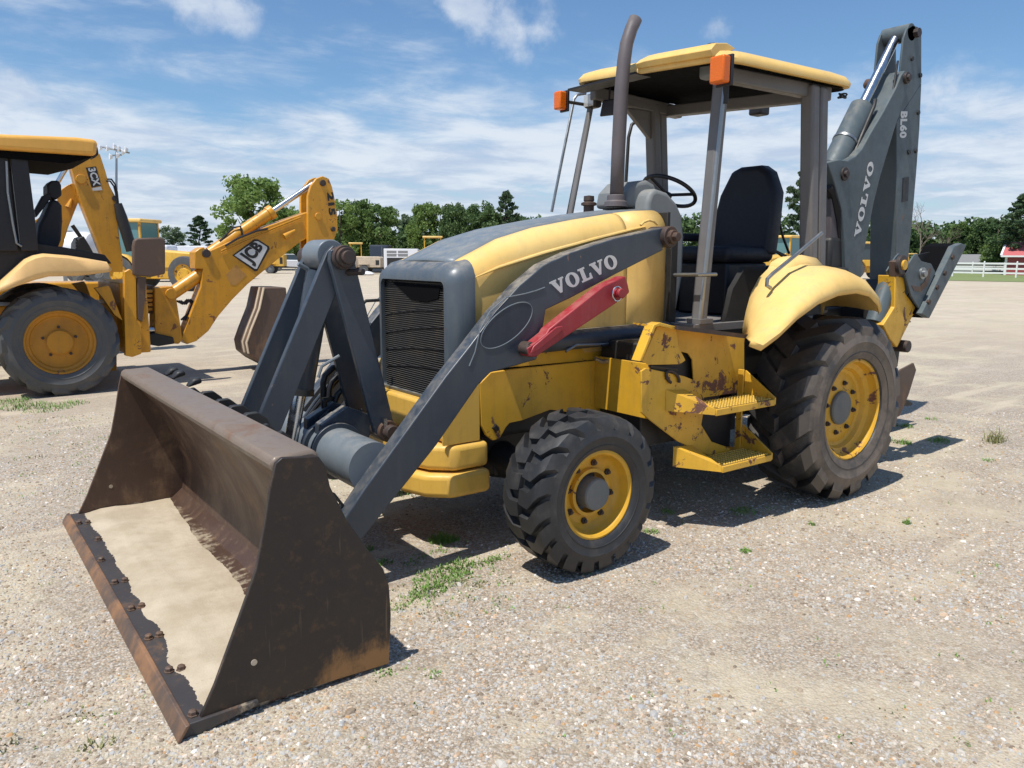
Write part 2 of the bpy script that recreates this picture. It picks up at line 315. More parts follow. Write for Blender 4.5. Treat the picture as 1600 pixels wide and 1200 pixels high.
def part(name,mb,mat,parent=None,bevel=0,smooth=35,origin=None,seg=2,sub=0,solid=0):
    v=np.array(mb.v,float); c=(v.min(0)+v.max(0))/2 if origin is None else np.array(origin,float)
    me=mesh(name,[tuple(p) for p in v-c],mb.f,mat,smooth); o=bpy.data.objects.new(name,me); link(o,parent,c)
    if solid: k=o.modifiers.new('solid','SOLIDIFY'); k.thickness=solid; k.offset=0
    if bevel: k=o.modifiers.new('bevel','BEVEL'); k.width=bevel; k.segments=seg; k.limit_method='ANGLE'; k.angle_limit=R(40)
    if sub: k=o.modifiers.new('sub','SUBSURF'); k.levels=sub; k.render_levels=sub
    return o
def tag(o,label,cat,group=None,kind=None):
    if label: o['label']=label
    if cat: o['category']=cat
    if group: o['group']=group
    if kind: o['kind']=kind
    return o
# lettering
def letters(word,font='slab',gap=.16):
    V=[(0,1),(.52,1),(.52,.88),(.43,.88),(.60,.38),(.76,.88),(.66,.88),(.66,1),(1.05,1),(1.05,.88),(.95,.88),(.62,0),(.46,0),(.1,.88),(0,.88)]
    Lp=[(0,0),(.86,0),(.86,.42),(.74,.42),(.66,.14),(.42,.14),(.42,.88),(.54,.88),(.54,1),(0,1),(0,.88),(.13,.88),(.13,.12),(0,.12)]
    mb=MB(); x=0
    for ch in word:
        if ch=='V': mb.add([(x+a,b,0) for a,b in V],[tuple(range(len(V)))]); x+=1.05+gap*.3
        elif ch=='L': mb.add([(x+a,b,0) for a,b in Lp],[tuple(range(len(Lp)))]); x+=.86+gap*.5
        elif ch=='O':
            n=24; o=[(x+.5+.5*math.cos(a),.5+.53*math.sin(a),0) for a in [2*PI*k/n for k in range(n)]]; i=[(x+.5+.20*math.cos(a),.5+.40*math.sin(a),0) for a in [2*PI*k/n for k in range(n)]]
            mb.add(o+i,[(k,(k+1)%n,n+(k+1)%n,n+k) for k in range(n)]); x+=1+gap*.5
    return mb,x
def fonttext(word,bold=.03,spacing=1.0):
    c=bpy.data.curves.new('t','FONT'); c.body=word; c.size=1.35; c.offset=bold; c.space_character=spacing; c.resolution_u=4
    o=bpy.data.objects.new('t',c); COL.objects.link(o); dg=bpy.context.evaluated_depsgraph_get(); me=bpy.data.meshes.new_from_object(o.evaluated_get(dg))
    mb=MB(); mb.add([v.co[:] for v in me.vertices],[tuple(p.vertices) for p in me.polygons]); bpy.data.objects.remove(o); bpy.data.meshes.remove(me)
    xs=[v[0] for v in mb.v]; ys=[v[1] for v in mb.v]; x0,y0=min(xs),min(ys); h=max(ys)-y0; mb.v=[((a-x0)/h,(b-y0)/h,0) for a,b,_ in mb.v]
    return mb,(max(xs)-x0)/h
def decal(name,tm,org,u,v,mat,parent,n=(0,1,0),lift=.0025):
    mb,w=tm; o=np.array(org,float); u=np.array(u,float)/w; v=np.array(v,float); n=np.array(n,float)
    q=MB(); q.add([tuple(o+u*a+v*b+n*lift) for a,b,_ in mb.v],mb.f)
    ob=part(name,q,mat,parent,smooth=0); k=ob.modifiers.new('s','SOLIDIFY'); k.thickness=.0015; k.offset=0; return ob
# ------------------------------------------------------------------ wheels (axis along Y, outer face towards +Y)
def tyre_mb(Rr,Wd,rim,n,lugw,lugh,skew,style):
    h=Wd/2; b=Rr-lugh; mb=MB()
    pr=[(rim,h*.80),(rim+.012,h*.92),(rim+(b-rim)*.20,h*.985),(rim+(b-rim)*.235,h*.995),(rim+(b-rim)*.25,h*1.012),(rim+(b-rim)*.27,h*1.0),(rim+(b-rim)*.5,h*1.03),(rim+(b-rim)*.53,h*1.05),(rim+(b-rim)*.58,h*1.03),(rim+(b-rim)*.75,h*.99),(b-.03,h*.93),(b-.008,h*.80),(b,h*.5),(b+.004,0)]
    full=pr+[(r,-y) for r,y in pr[-2::-1]]
    mb.lathe(full,seg=72)
    def surf(y):  # radius of the carcass at offset y
        a=abs(y)/h
        if a>=.80: return b-.008-(a-.80)/.19*.045*(1 if a<.99 else 1)
        return b+.004-.012*(a/.8)**2
    for side in (1,-1):
        for k in range(n):
            a0=2*PI*(k+(.5 if side<0 else 0))/n; K=7; rings=[]
            for i in range(K+1):
                s=i/K; y=side*h*(1.0-1.10*s) if style=='r4' else side*h*(1.0-.98*s)
                if style=='r4': da=skew*(s**.85); w=lugw*(1.15-.25*s)
                else: da=skew*(min(s,.55)/.55) if s<.55 else skew*(1-.15*(s-.55)); w=lugw*(1.15-.25*s)
                aa=a0+da; top=Rr-(.028 if i==0 else .006*(abs(y)/h)**2)
                if i==0: base=surf(y)-.05; top=b-.012
                else: base=surf(y)-.01
                if i==1: top=Rr-.010
                ring=[]
                for ww,rr in ((-w*.62,base),(-w*.5,top),(w*.5,top),(w*.62,base)):
                    ang=aa+ww/Rr; ring.append((rr*math.cos(ang),y,rr*math.sin(ang)))
                rings.append(ring)
            mb.loft(rings)
    return mb
def wheel(parent,c,side,Rr,Wd,rim,n,lugw,lugh,skew,style,rimmat,tyremat,dish,hubmat,hubr,hubout,nuts,label=None):
    # dish: profile of the disc (radius, offset from the rim lip, inwards negative)
    h=Wd/2; lip=h*.86; F=1 if side>0 else -1
    rmb=MB(); pr=[(rim-.004,lip-.10),(rim+.006,lip-.02),(rim+.008,lip),(rim-.004,lip+.004),(rim-.016,lip-.006)]+[(r,lip+o) for r,o in dish]
    pr2=pr[:]; rmb.lathe(pr2,seg=64); rmb.lathe([(rim-.004,lip-.10),(rim-.02,0),(rim-.004,-lip),(rim+.008,-lip)],seg=64)
    def flip(mb): 
        if F<0: mb.v=[(x,-y,z) for x,y,z in mb.v]
        mb.v=[(x+c[0],y+c[1],z+c[2]) for x,y,z in mb.v]; return mb
    w=part('wheel',flip(rmb),rimmat,parent,smooth=28,origin=c)
    part('tyre',flip(tyre_mb(Rr,Wd,rim,n,lugw,lugh,skew,style)),tyremat,w,smooth=32,origin=c)
    hb=MB(); hb.lathe([(hubr*1.0,lip+hubout-.09),(hubr,lip+hubout-.008),(hubr*.93,lip+hubout),(.001,lip+hubout+.002)],seg=32); part('hub_cap',flip(hb),hubmat,w,smooth=30)
    nr,nn,no=nuts
    for k in range(nn):
        a=2*PI*(k+.25)/nn; nb=MB().lathe([(.017,lip+no-.01),(.017,lip+no+.012),(.010,lip+no+.014),(.010,lip+no+.024),(.001,lip+no+.025)],(nr*math.cos(a),0,nr*math.sin(a)),6)
        part('wheel_nut',flip(nb),'rust',w,smooth=0)
    return w
# ================================================================== GROUND
def make_ground():
    mb=MB(); n=60; xs=np.concatenate([[-900,-300,-120],np.linspace(-60,20,n),[60,200,900]]); ys=np.concatenate([[-900,-300,-120],np.linspace(-60,20,n),[60,200,900]])
    g=[(x,y,0) for y in ys for x in xs]; w=len(xs)
    mb.add(g,[(j*w+i,j*w+i+1,(j+1)*w+i+1,(j+1)*w+i) for j in range(len(ys)-1) for i in range(w-1)])
    tag(part('ground',mb,'ground',smooth=0),None,None,kind='structure')
make_ground()
def value_noise(x,y,sc,seed):
    rs=np.random.RandomState(seed); g=rs.rand(64,64); u=x/sc; v=y/sc; i=np.floor(u).astype(int); j=np.floor(v).astype(int); fu=u-i; fv=v-j; fu=fu*fu*(3-2*fu); fv=fv*fv*(3-2*fv)
    G=lambda a,b:g[a%64,b%64]; return (G(i,j)*(1-fu)+G(i+1,j)*fu)*(1-fv)+(G(i,j+1)*(1-fu)+G(i+1,j+1)*fu)*fv
def pebbles(N=125000):
    rs=np.random.RandomState(3)
    # spread over the near ground, denser towards where one stands
    t=rs.rand(N*2)**1.25; D=1.55+t*6.5; px=rs.rand(N*2)*2000-200
    u=(px-800)/FL; dx=FW[0]+RT[0]*u; dy=FW[1]+RT[1]*u; x=CAM[0]+dx*D; y=CAM[1]+dy*D
    m=.55*value_noise(x,y,.9,1)+.45*value_noise(x,y,.28,2); keep=rs.rand(N*2)<np.clip((m-.30)*3.2,.06,1)
    x,y=x[keep][:N],y[keep][:N]; n=len(x)
    base=np.array([(1,0,0),(.31,.95,0),(-.81,.59,0),(-.81,-.59,0),(.31,-.95,0),(.45,.33,.62),(-.2,.55,.6),(-.55,0,.62),(-.17,-.52,.6),(.45,-.33,.62),(0,0,.74)])
    F=[(0,1,5),(1,6,5),(1,2,6),(2,7,6),(2,3,7),(3,8,7),(3,4,8),(4,9,8),(4,0,9),(0,5,9),(5,6,10),(6,7,10),(7,8,10),(8,9,10),(9,5,10)]
    s=.0032+.0072*rs.rand(n)**2.4; s[rs.rand(n)<.012]*=1.7
    sc=np.stack([s*(.8+.7*rs.rand(n)),s*(.7+.5*rs.rand(n)),s*(.6+.5*rs.rand(n))],1); an=rs.rand(n)*2*PI
    V=base[None]*sc[:,None]*(1+.25*(rs.rand(n,11,1)-.5)); ca,sa=np.cos(an)[:,None],np.sin(an)[:,None]
    X=V[...,0]*ca-V[...,1]*sa+x[:,None]; Y=V[...,0]*sa+V[...,1]*ca+y[:,None]; Z=V[...,2]-.0006
    V=np.stack([X,Y,Z],-1).reshape(-1,3); Fa=(np.array(F)[None]+11*np.arange(n)[:,None,None]).reshape(-1,3)
    return V,Fa
def fastmesh(name,V,Fa,mat,smooth=False):
    me=bpy.data.meshes.new(name); k=Fa.shape[1]; me.vertices.add(len(V)); me.vertices.foreach_set('co',V.astype(np.float32).ravel())
    me.loops.add(Fa.size); me.loops.foreach_set('vertex_index',Fa.astype(np.int32).ravel()); me.polygons.add(len(Fa)); me.polygons.foreach_set('loop_start',np.arange(0,Fa.size,k,dtype=np.int32))
    try: me.polygons.foreach_set('loop_total',np.full(len(Fa),k,dtype=np.int32))
    except Exception: pass
    me.update(calc_edges=True); me.polygons.foreach_set('use_smooth',np.full(len(Fa),smooth)); me.materials.append(M[mat] if isinstance(mat,str) else mat); return me
V_,F_=pebbles(); o=bpy.data.objects.new('gravel',fastmesh('gravel',V_,F_,'pebble')); COL.objects.link(o); tag(o,'loose mixed pebbles scattered over the sandy lot in the foreground','gravel',kind='stuff')
# ================================================================== GREY AND YELLOW BACKHOE LOADER
BL=thing('backhoe_loader','large yellow and grey backhoe loader lettered VOLVO, rusty front bucket resting on gravel','backhoe loader',(-1.1,0,0))
# ---- bucket
BP=prof(1.296,[(310,1127),(335,1070),(375,960),(400,890),(413,820),(422,760),(430,724),(440,715),(497,713),(508,728),(515,760),(540,810),(575,860),(598,888),(607,915),(610,960),(607,1036)])
BP=[(x,max(z,.004)) for x,z in BP]
shell=[(1.69,.845),(1.60,.77),(1.51,.63),(1.44,.48),(1.385,.32),(1.375,.20),(1.40,.11),(1.46,.06),(1.55,.045),(2.02,.03),(2.02,.006),(1.50,.008),(1.40,.03),(1.335,.09),(1.315,.2),(1.325,.33),(1.385,.49),(1.455,.65),(1.54,.80),(1.60,.872),(1.66,.89)]
BK=part('bucket',MB().prism(shell,-1.28,1.28),'bucket_in',BL,smooth=28)
part('top_lip',MB().prism([(1.705,.872),(1.70,.893),(1.685,.90),(1.55,.905),(1.53,.89),(1.535,.83),(1.60,.84),(1.69,.84)],-1.279,1.279),'lip',BK,bevel=.012)
for s in (1,-1):
    part('side_plate',MB().prism(BP,s*1.282,s*1.302),'bucket_out' if s>0 else 'bucket_in',BK,bevel=.003)
    part('drain_hole',MB().disc((float(P(397,1027,1.305)[0]),s*1.292,.19),.011,.024),'sand' ,BK)
    q=MB().prism([(1.53,.78),(1.49,.84),(1.44,.85),(1.41,.82),(1.39,.70),(1.36,.46),(1.42,.48)],s*.66,s*.69); q.prism([(1.53,.78),(1.49,.84),(1.44,.85),(1.41,.82),(1.39,.70),(1.36,.46),(1.42,.48)],s*.48,s*.51)
    part('arm_bracket',q,'under',BK,bevel=.004)
for y in (-.35,-.08,.12,.34):
    part('link_bracket',MB().prism([(1.53,.84),(1.48,.875),(1.43,.875),(1.39,.84),(1.36,.76),(1.40,.60)],y-.02,y+.02),'under',BK,bevel=.004)
for y in (-1.0,-.85,-.52): part('hook',MB().prism([(1.52,.88),(1.49,.925),(1.45,.93),(1.44,.9)],y-.035,y+.035),'under',BK,bevel=.012)
e=MB().prism([(1.80,.034),(1.80,.053),(2.045,.050),(2.068,.012),(2.06,.003),(1.99,.003)],-1.315,1.315)
CE=part('cutting_edge',e,'edge',BK,bevel=.003)
part('edge_strip',MB().prism([(2.032,.0505),(2.031,.056),(2.046,.053),(2.068,.018),(2.074,.002),(2.066,.001)],-1.33,1.33),'edge_rust',CE,bevel=.003)
for px,py in ((123,816),(137,815),(153,841),(158,873),(179,908),(195,905),(205,949),(221,945),(232,994),(249,990),(264,1045),(283,1042),(301,1113)):
    c=PZ(px,py,.062); b=MB().lathe([(.019,0),(.019,.005),(.015,.006),(.0145,.017),(.009,.021),(.001,.022)],(c[0],c[1],.050),6 if px%2 else 8,'z'); part('bolt',b,'brownpad',BK,smooth=0)
# ---- loader arms
def arm(s):
    o=[(1036,356),(960,373),(893,394),(850,414),(812,446),(775,487),(735,540),(697,588),(622,692),(570,764),(538,812),(545,845),(566,843),(604,794),(682,696),(747,602),(767,582),(800,573),(838,562),(843,550),(848,515),(853,484),(893,465),(965,427),(1036,391)]
    return prof(.62,o)
for s in (1,-1):
    ap=arm(s); y0,y1=(.525,.62)
    A=part('loader_arm',MB().prism(ap,s*y0,s*y1),'grey',BL,bevel=.006)
    # raised disc and bead welded on the outer face
    cx,_,cz=P(792,508,.62); ring=[(.30*.36,0),(.108,.006),(.098,.006),(.094,.001)]
    el=[]; 
    c0=np.array(P(792,508,.62)); ax=(np.array(P(826,477,.62))-c0); pe=(np.array(P(816,528,.62))-c0)*.72
    rp=[tuple(c0+ax*math.cos(a)*1.05+pe*math.sin(a)) for a in [2*PI*k/40 for k in range(41)]]
    part('arm_oval',MB().prism([(float((c0+(ax*math.cos(a)*1.03+pe*math.sin(a)*.98))[0]),float((c0+(ax*math.cos(a)*1.03+pe*math.sin(a)*.98))[2])) for a in [2*PI*k/36 for k in range(36)]],s*.6195,s*.6215),'oval',A)
    part('arm_boss_ring',MB().tube([(p[0],s*.621,p[2]) for p in rp],.003,6,False),'grey_top',A)
    bd=[P(a,b,.62) for a,b in ((733,572),(742,550),(750,515),(765,487),(790,465),(820,459),(838,454),(851,449))]
    part('weld_bead',MB().tube([(p[0],s*.621,p[2]) for p in bd],.003,6),'grey_top',A)
    q=MB(); q.disc((-.965,s*.575,1.70),.062,.16,seg=24); q.disc((-.965,s*.63,1.70),.042,.10,seg=10); q.disc((-.965,s*.66,1.70),.028,.10,seg=6)
    part('pivot_pin',q,'rust',A,bevel=.004)
    pp=P(822,545,.64); q=MB().disc((pp[0],s*.60,pp[2]),.040,.17,seg=20).disc((pp[0]+.02,s*.67,pp[2]+.0),.028,.06,seg=16); part('cylinder_pin',q,'rust',A,bevel=.004)
    tp=P(541,795,.62); q=MB().disc((1.05,s*.565,.39),.035,.08,seg=20); part('bucket_pin',q,'rust',A,bevel=.003)
    part('slot_plate',MB().prism([(1.155,.49),(1.175,.50),(1.115,.41),(1.095,.40)],s*.53,s*.55),'under',A)
    # lift cylinder
    a=Vector((pp[0],s*.47,pp[2])); b=Vector((-1.15,s*.47,1.12)); d=(b-a)
    LC=part('lift_cylinder',MB().tube([a+d*.12,a+d*.13,b],[.05,.058,.058],20),'grey',BL)
    part('cylinder_rod',MB().tube([a-d*.02,a+d*.14],.03,14),'chrome',LC)
    part('cylinder_eye',MB().disc(a,.055,.09),'rust',LC,bevel=.004)
    h1=[P(x,y,.52) for x,y in ((884,549),(900,539),(945,538),(958,535))]; part('hydraulic_pipe',MB().tube([(p[0],s*p[1],p[2]) for p in h1],.009,8),'steel',LC)
    h2=[P(x,y,.56) for x,y in ((930,560),(940,565),(965,564),(1003,560))]; part('hydraulic_hose',MB().tube([(p[0],s*p[1],p[2]) for p in h2],[.009,.012,.016,.012],10),'steel',LC)
    h3=[P(x,y,.54) for x,y in ((940,540),(965,538),(985,545),(1005,556))]; part('hydraulic_hose',MB().tube([(p[0],s*p[1],p[2]) for p in h3],.007,8),'black',LC)
    if s>0:
        A0=A
        # lettering on the arm
        o=np.array(P(866,462,.62)); u=np.array(P(968,415,.62))-o; v=np.array(P(857,441,.62))-o; v=v*.98
        decal('arm_lettering',letters('VOLVO'),o,u,v,'white_decal',A)
        st=prof(.66,[(815,543),(826,536),(846,520),(850,513),(935,446),(968,431),(972,442),(975,456),(968,464),(840,549),(830,556),(818,556)])
        ST=part('safety_strut',MB().prism(st,.632,.705),'red',BL,bevel=.006)
        part('strut_rib',MB().prism(prof(.71,[(828,552),(833,541),(868,511),(878,509),(880,515),(838,549)]),.7065,.716),'red',ST,bevel=.004)
        part('strut_pin',MB().disc((float(P(964,458,.71)[0]),.715,float(P(964,458,.71)[2])),.026,.07,seg=16),'red',ST,bevel=.004)
        c=P(963,459,.72); part('lynch_ring',MB().tube([(c[0]+.036*math.cos(a),.728,c[2]+.04*math.sin(a)) for a in [2*PI*k/20 for k in range(21)]],.004,6),'chrome',ST)
# torque tube between the arms
TT=part('torque_tube',MB().tube([(.95,-.53,.575),(.95,.53,.575)],.125,40),'grey_top',BL)
for y in (.02,.13): part('tube_collar',MB().lathe([(.122,-.012),(.150,-.012),(.150,.012),(.122,.012)],(.95,y,.575),40),'grey',TT,bevel=.003)
part('lever_bracket',MB().prism([(1.05,.50),(1.03,.72),(.88,.80),(.74,.74),(.74,.66),(.82,.50)],.035,.115),'grey',TT,bevel=.005)
part('lever_bracket',MB().prism([(1.05,.50),(1.03,.72),(.88,.80),(.74,.74),(.74,.66),(.82,.50)],-.12,-.06),'grey',TT,bevel=.005)
# tilt linkage
tp=(.93,1.575)
def strip(a,b,w0,w1,y0,y1):
    a=Vector((a[0],0,a[1])); b=Vector((b[0],0,b[1])); d=(b-a).normalized(); n=Vector((-d.z,0,d.x)); a2=a-d*w0*.35; b2=b+d*w1*.35
    q=[a2+n*w0*.35,a+n*w0*.5,b+n*w1*.5,b2+n*w1*.3,b2-n*w1*.3,b-n*w1*.5,a-n*w0*.5,a2-n*w0*.35]; return MB().prism([(p.x,p.z) for p in q],y0,y1)
for y0,y1 in ((.13,.165),(-.135,-.10)): part('tilt_link',strip(tp,(1.315,.765),.125,.13,y0,y1),'grey',BL,bevel=.005)
for y0,y1 in ((.172,.207),(-.095,-.06)): part('tilt_lever',strip(tp,(.715,.68),.13,.12,y0,y1),'grey',BL,bevel=.005)
q=MB().disc((.93,.0,1.575),.052,.50,seg=24).disc((.93,.235,1.575),.060,.03,seg=24).disc((.93,.260,1.575),.050,.024,seg=24).disc((.93,.282,1.575),.034,.024,seg=20)
TP=part('link_pin',q,'rust',BL,bevel=.004); part('pin_bolt',MB().tube([(.90,.20,1.50),(.86,.30,1.505)],.016,8),'rust',TP)
part('link_cap',MB().disc((.945,.02,1.585),.078,.20,seg=30),'grey_top',BL,bevel=.006)
part('lever_pin',MB().disc((.70,.15,.665),.058,.16,seg=20).disc((.70,.25,.665),.04,.06,seg=12),'rust',BL,bevel=.004)
part('pin_tag',MB().box(.715,.735,.215,.24,.64,.74),'chrome',BL)
cb=PX(475,620,1.10); TC=part('tilt_cylinder',MB().tube([(.95,-.02,1.50),(1.085,-.02,.885),(1.088,-.02,.872)],[.07,.07,.062],24),'grey',BL)
part('cylinder_rod',MB().tube([(1.085,-.02,.88),(1.17,-.02,.50)],.036,18),'chrome',TC); part('cylinder_head',MB().tube([(1.083,-.02,.90),(1.088,-.02,.868)],.076,24),'under',TC)
part('hydraulic_pipe',MB().tube([P(x,y,-.02) for x,y in ((466,412),(480,420),(486,432),(485,460),(475,500),(472,520))],.012,8),'grey_top',TC)
for k,(a,b,c,d) in enumerate((((505,630),(505,590),(520,575),(548,568)),((513,640),(515,600),(530,585),(552,585)),((522,655),(524,620),(540,603),(556,602)),((512,670),(520,650),(545,640),(560,630)),((530,690),(522,668),(508,655),(506,625)))):
    pts=[P(x,y,-.16+.02*k) for x,y in (a,b,c,d)]
    part('hydraulic_hose',MB().tube([tuple(Vector(pts[0]).lerp(Vector(pts[1]),t)) for t in (0,.4,.8)]+[tuple(Vector(pts[1]).lerp(Vector(pts[2]),t)) for t in (.2,.6,1)]+[tuple(Vector(pts[2]).lerp(Vector(pts[3]),t)) for t in (.4,1)],.017,10),'black',BL)
part('hose_clamp',MB().disc(P(511,627,-.14),.036,.05,'z',10).disc(P(513,645,-.14),.03,.02,'z',10),'under',BL)
part('hydraulic_hose',MB().tube([P(x,y,-.2) for x,y in ((470,668),(490,640),(512,612),(540,580),(575,520))],.012,8),'black',BL)
part('hydraulic_hose',MB().tube([P(x,y,-.24) for x,y in ((470,660),(492,628),(515,600),(545,560),(580,505))],.010,8),'grey',BL)
for k,(a_,b_,c_) in enumerate((((500,655),(515,640),(545,650)),((505,668),(530,655),(562,668)),((528,668),(548,660),(566,640)),((497,590),(503,572),(530,556)))):
    part('steel_pipe' if k%2 else 'hydraulic_hose',MB().tube([P(x,y,-.03+.03*k) for x,y in (a_,b_,c_)],.009,8),'grey_top' if k%2 else 'black',BL)
part('hose_fitting',MB().disc(P(515,650,0),.022,.03,'z',6),'steel',BL); part('hose_fitting',MB().disc(P(540,662,.02),.020,.03,'x',6),'steel',BL)
part('hydraulic_hose',MB().tube([P(x,y,-.40) for x,y in ((562,492),(564,478),(572,470),(592,469))],.010,8),'under',BL)
# ---- bonnet
HX=[(.335,1.555),(.30,1.575),(.22,1.61),(.05,1.685),(-.2,1.752),(-.5,1.805),(-.8,1.85),(-.83,1.853)]
HX2=[(-.835,1.856),(-1.0,1.875),(-1.17,1.885)]
YB=.285
def hoodsec(x,z,wid,zb,part_):
    # shoulder arc from the stripe edge down to the vertical side
    zc=z-.012; rr=wid-YB
    sh=[(YB,zc)]+[(YB+rr*math.sin(t),zc-rr*1.15*(1-math.cos(t))) for t in [PI/2*k/7 for k in range(1,8)]]
    return sh+[(wid+.004,(zc-rr*1.15+zb)/2),(wid+.0,zb)]
def hood_piece(hx,name,zb):
    for s in (1,-1):
        rings=[]
        for x,z in hx:
            wd=.40+.02*min(1,max(0,(.4-x)/.8)); rings.append([(x,s*y,zz) for y,zz in hoodsec(x,z,wd,zb(x),0)])
        part(name,MB().loft(rings,closed=False),'yellow_pale',BL,solid=.008,smooth=40)
hood_piece(HX,'bonnet_side',lambda x:1.02 if x<.2 else 1.08); hood_piece(HX2,'rear_bonnet_side',lambda x:1.02)
rings=[[(x,-YB+.002,z-.012),(x,-YB*.6,z-.002),(x,0,z+.002),(x,YB*.6,z-.002),(x,YB-.002,z-.012)] for x,z in HX+HX2[1:]]
part('bonnet_top',MB().loft(rings,closed=False),'grey_top',BL,solid=.012,smooth=60)
# raised crease along the bonnet side
cr=[P(a,b,.424) for a,b in ((735,437),(780,418),(850,396),(930,374),(985,360),(1010,354))]
part('bonnet_crease',MB().tube([(p[0],.418,p[2]) for p in cr],[.002,.009,.012,.012,.010,.004],8),'yellow_pale',BL)
part('grab_loop',MB().tube([P(a,b,.45) for a,b in ((1001,352),(1006,347),(1014,344),(1022,346),(1027,351))],.008,8),'yellow_pale',BL)
part('panel_seam',MB().box(-.775,-.755,-.424,.424,1.0,1.50),'under',BL)
# nose cowl with grille
def rrect(w,z0,z1,r,n=6,rb=.02):
    o=[]
    for cx,cz,a0,rr in ((w-r,z1-r,0,r),(-w+r,z1-r,90,r),(-w+rb,z0+rb,180,rb),(w-rb,z0+rb,270,rb)):
        for k in range(n+1): a=R(a0+90*k/n); o.append((cx+rr*math.cos(a),cz+rr*math.sin(a)))
    return o
def ringx(x,pts,dz=0): return [(x,y,z+dz) for y,z in pts]
outer=rrect(.424,.80,1.545,.10); outerf=rrect(.385,.80,1.50,.07); inn=rrect(.352,.815,1.45,.035); 
mb=MB().loft([ringx(.28,outer,.022),ringx(.36,outer),ringx(.425,outerf),ringx(.430,inn),ringx(.405,inn)],True,False)
NC=part('nose_cowl',mb,'cowl',BL,smooth=50)
gm=MB().prismx(rrect(.352,.812,1.45,.035),.396,.402)
for k in range(52):
    z_=.822+k*.0121; gm.add([(.4025,-.345,z_),(.4025,.345,z_),(.411,.345,z_+.002),(.411,-.345,z_+.002),(.4025,-.345,z_+.0055),(.4025,.345,z_+.0055)],[(0,1,2,3),(3,2,5,4),(0,3,4),(1,5,2),(0,4,5,1)])
part('front_grille',gm,'grille',BL,smooth=0)
part('grille_dark_patch',MB().prismx([(-.25,1.435),(.29,1.425),(.27,1.36),(.14,1.335),(-.02,1.34),(-.12,1.385)],.4115,.4135),'liner',BL)  # flat near-black patch over the upper grille
for a,b in (((-.34,1.13),(.32,1.21)),((-.34,1.03),(.33,1.09)),((-.33,1.24),(.30,1.30)),((-.34,.93),(.30,.98))):
    part('grille_crease',MB().tube([(.4116,a[0],a[1]),(.4116,(a[0]+b[0])/2,(a[1]+b[1])/2+.01),(.4116,b[0],b[1])],.0025,5),'black',BL)
part('radiator_core',MB().box(-1.15,.27,-.36,.36,.62,1.46),'under',BL)
# front frame; fascia and weights, their yellow deepened for the shade they stand in
fr=MB().prismx(rrect(.425,.605,.797,.02,3),.285,.475); part('front_fascia',fr,'yellow',BL,bevel=.02,seg=3)
for s in (1,-1):
    part('fascia_side',MB().prism([(.27,.60),(.50,.60),(.51,.66),(.47,.83),(.36,1.02),(.27,1.06)],s*.435,s*.452),'yellow',BL,bevel=.004)
def slab(z0,z1,x0,x1,w,name):
    pts=[(x0,-w),(x1-.16,-w),(x1-.05,-w+.10),(x1,-w+.26),(x1,w-.26),(x1-.05,w-.10),(x1-.16,w),(x0,w)]
    return part(name,MB().prismz(pts,z0,z1),'yellow',BL,bevel=.03,seg=4)
slab(.455,.595,.22,.60,.47,'front_weight'); slab(.315,.445,.22,.63,.49,'front_weight')
for s in (1,-1):
    fp=prof(.45,[(749,600),(767,582),(800,577),(1000,556),(1004,600),(1003,690),(930,650),(860,640),(815,657),(796,661),(790,668),(780,686),(770,688),(760,680),(752,664)])
    FRM=part('side_frame',MB().prism([(x,z) for x,z in fp],s*.43,s*.452),'yellow_deep',BL,bevel=.003)
    ep=P(774,668,.453); part('frame_hole',MB().tube([(ep[0]-.012,s*.4525,ep[2]-.012),(ep[0]+.012,s*.4525,ep[2]+.012)],.017,10),'black',FRM)
    for x0 in (926,940,985): 
        p0=P(x0,566,.452); part('frame_rib',MB().prism([(p0[0],.70),(p0[0]+.012,.70),(p0[0]+.018,.94),(p0[0]+.006,.94)],s*.45,s*.456),'yellow_deep',FRM,bevel=.003)
    part('side_cover',MB().prism([(.25,.98),(-1.16,.965),(-1.17,1.03),(.25,1.075)],s*.41,s*.424),'yellow_deep',BL)
part('engine_and_gearbox',MB().box(-1.7,.2,-.28,.28,.42,.95).box(-1.3,.2,-.40,.40,.58,.95).box(-2.6,-1.3,-.42,.42,.45,1.1),'under',BL,bevel=.03)
part('front_axle',MB().tube([(0,-.80,.41),(0,-.45,.41),(0,-.18,.42),(0,.18,.42),(0,.45,.41),(0,.80,.41)],[.09,.075,.13,.13,.075,.09],16),'under',BL)
part('rear_axle',MB().tube([(-2.171,-.80,.604),(-2.171,-.3,.604),(-2.171,.3,.604),(-2.171,.80,.604)],[.13,.17,.17,.13],16),'under',BL)
part('belly_plate',MB().box(-.9,.1,-.35,.35,.34,.42),'under',BL,bevel=.02)
# ---- wheels
FD=[(.175,-.035),(.172,-.065),(.150,-.078),(.118,-.080),(.116,-.05),(.112,-.045),(.07,-.045)]
RD=[(.300,-.04),(.285,-.085),(.262,-.095),(.255,-.12),(.215,-.13),(.19,-.15),(.10,-.15)]
for s in (1,-1):
    wheel(BL,(0,s*.972,.409),s,.409,.315,.222,19,.082,.034,-.26,'v','yellow_deep','tyre',[(.205,-.012),(.198,-.05),(.185,-.07),(.165,-.082),(.125,-.084),(.122,-.06),(.105,-.058)],'hubgrey',.082,-.008,(.15,8,-.083))
    wheel(BL,(-2.171,s*.99,.604),s,.604,.445,.327,15,.125,.050,-.33,'r4','yellow_deep','tyre_dusty',[(.312,-.02),(.300,-.055),(.285,-.066),(.268,-.07),(.255,-.098),(.235,-.105),(.215,-.10),(.19,-.094),(.11,-.094)],'hubgrey',.112,-.070,(.165,8,-.094))
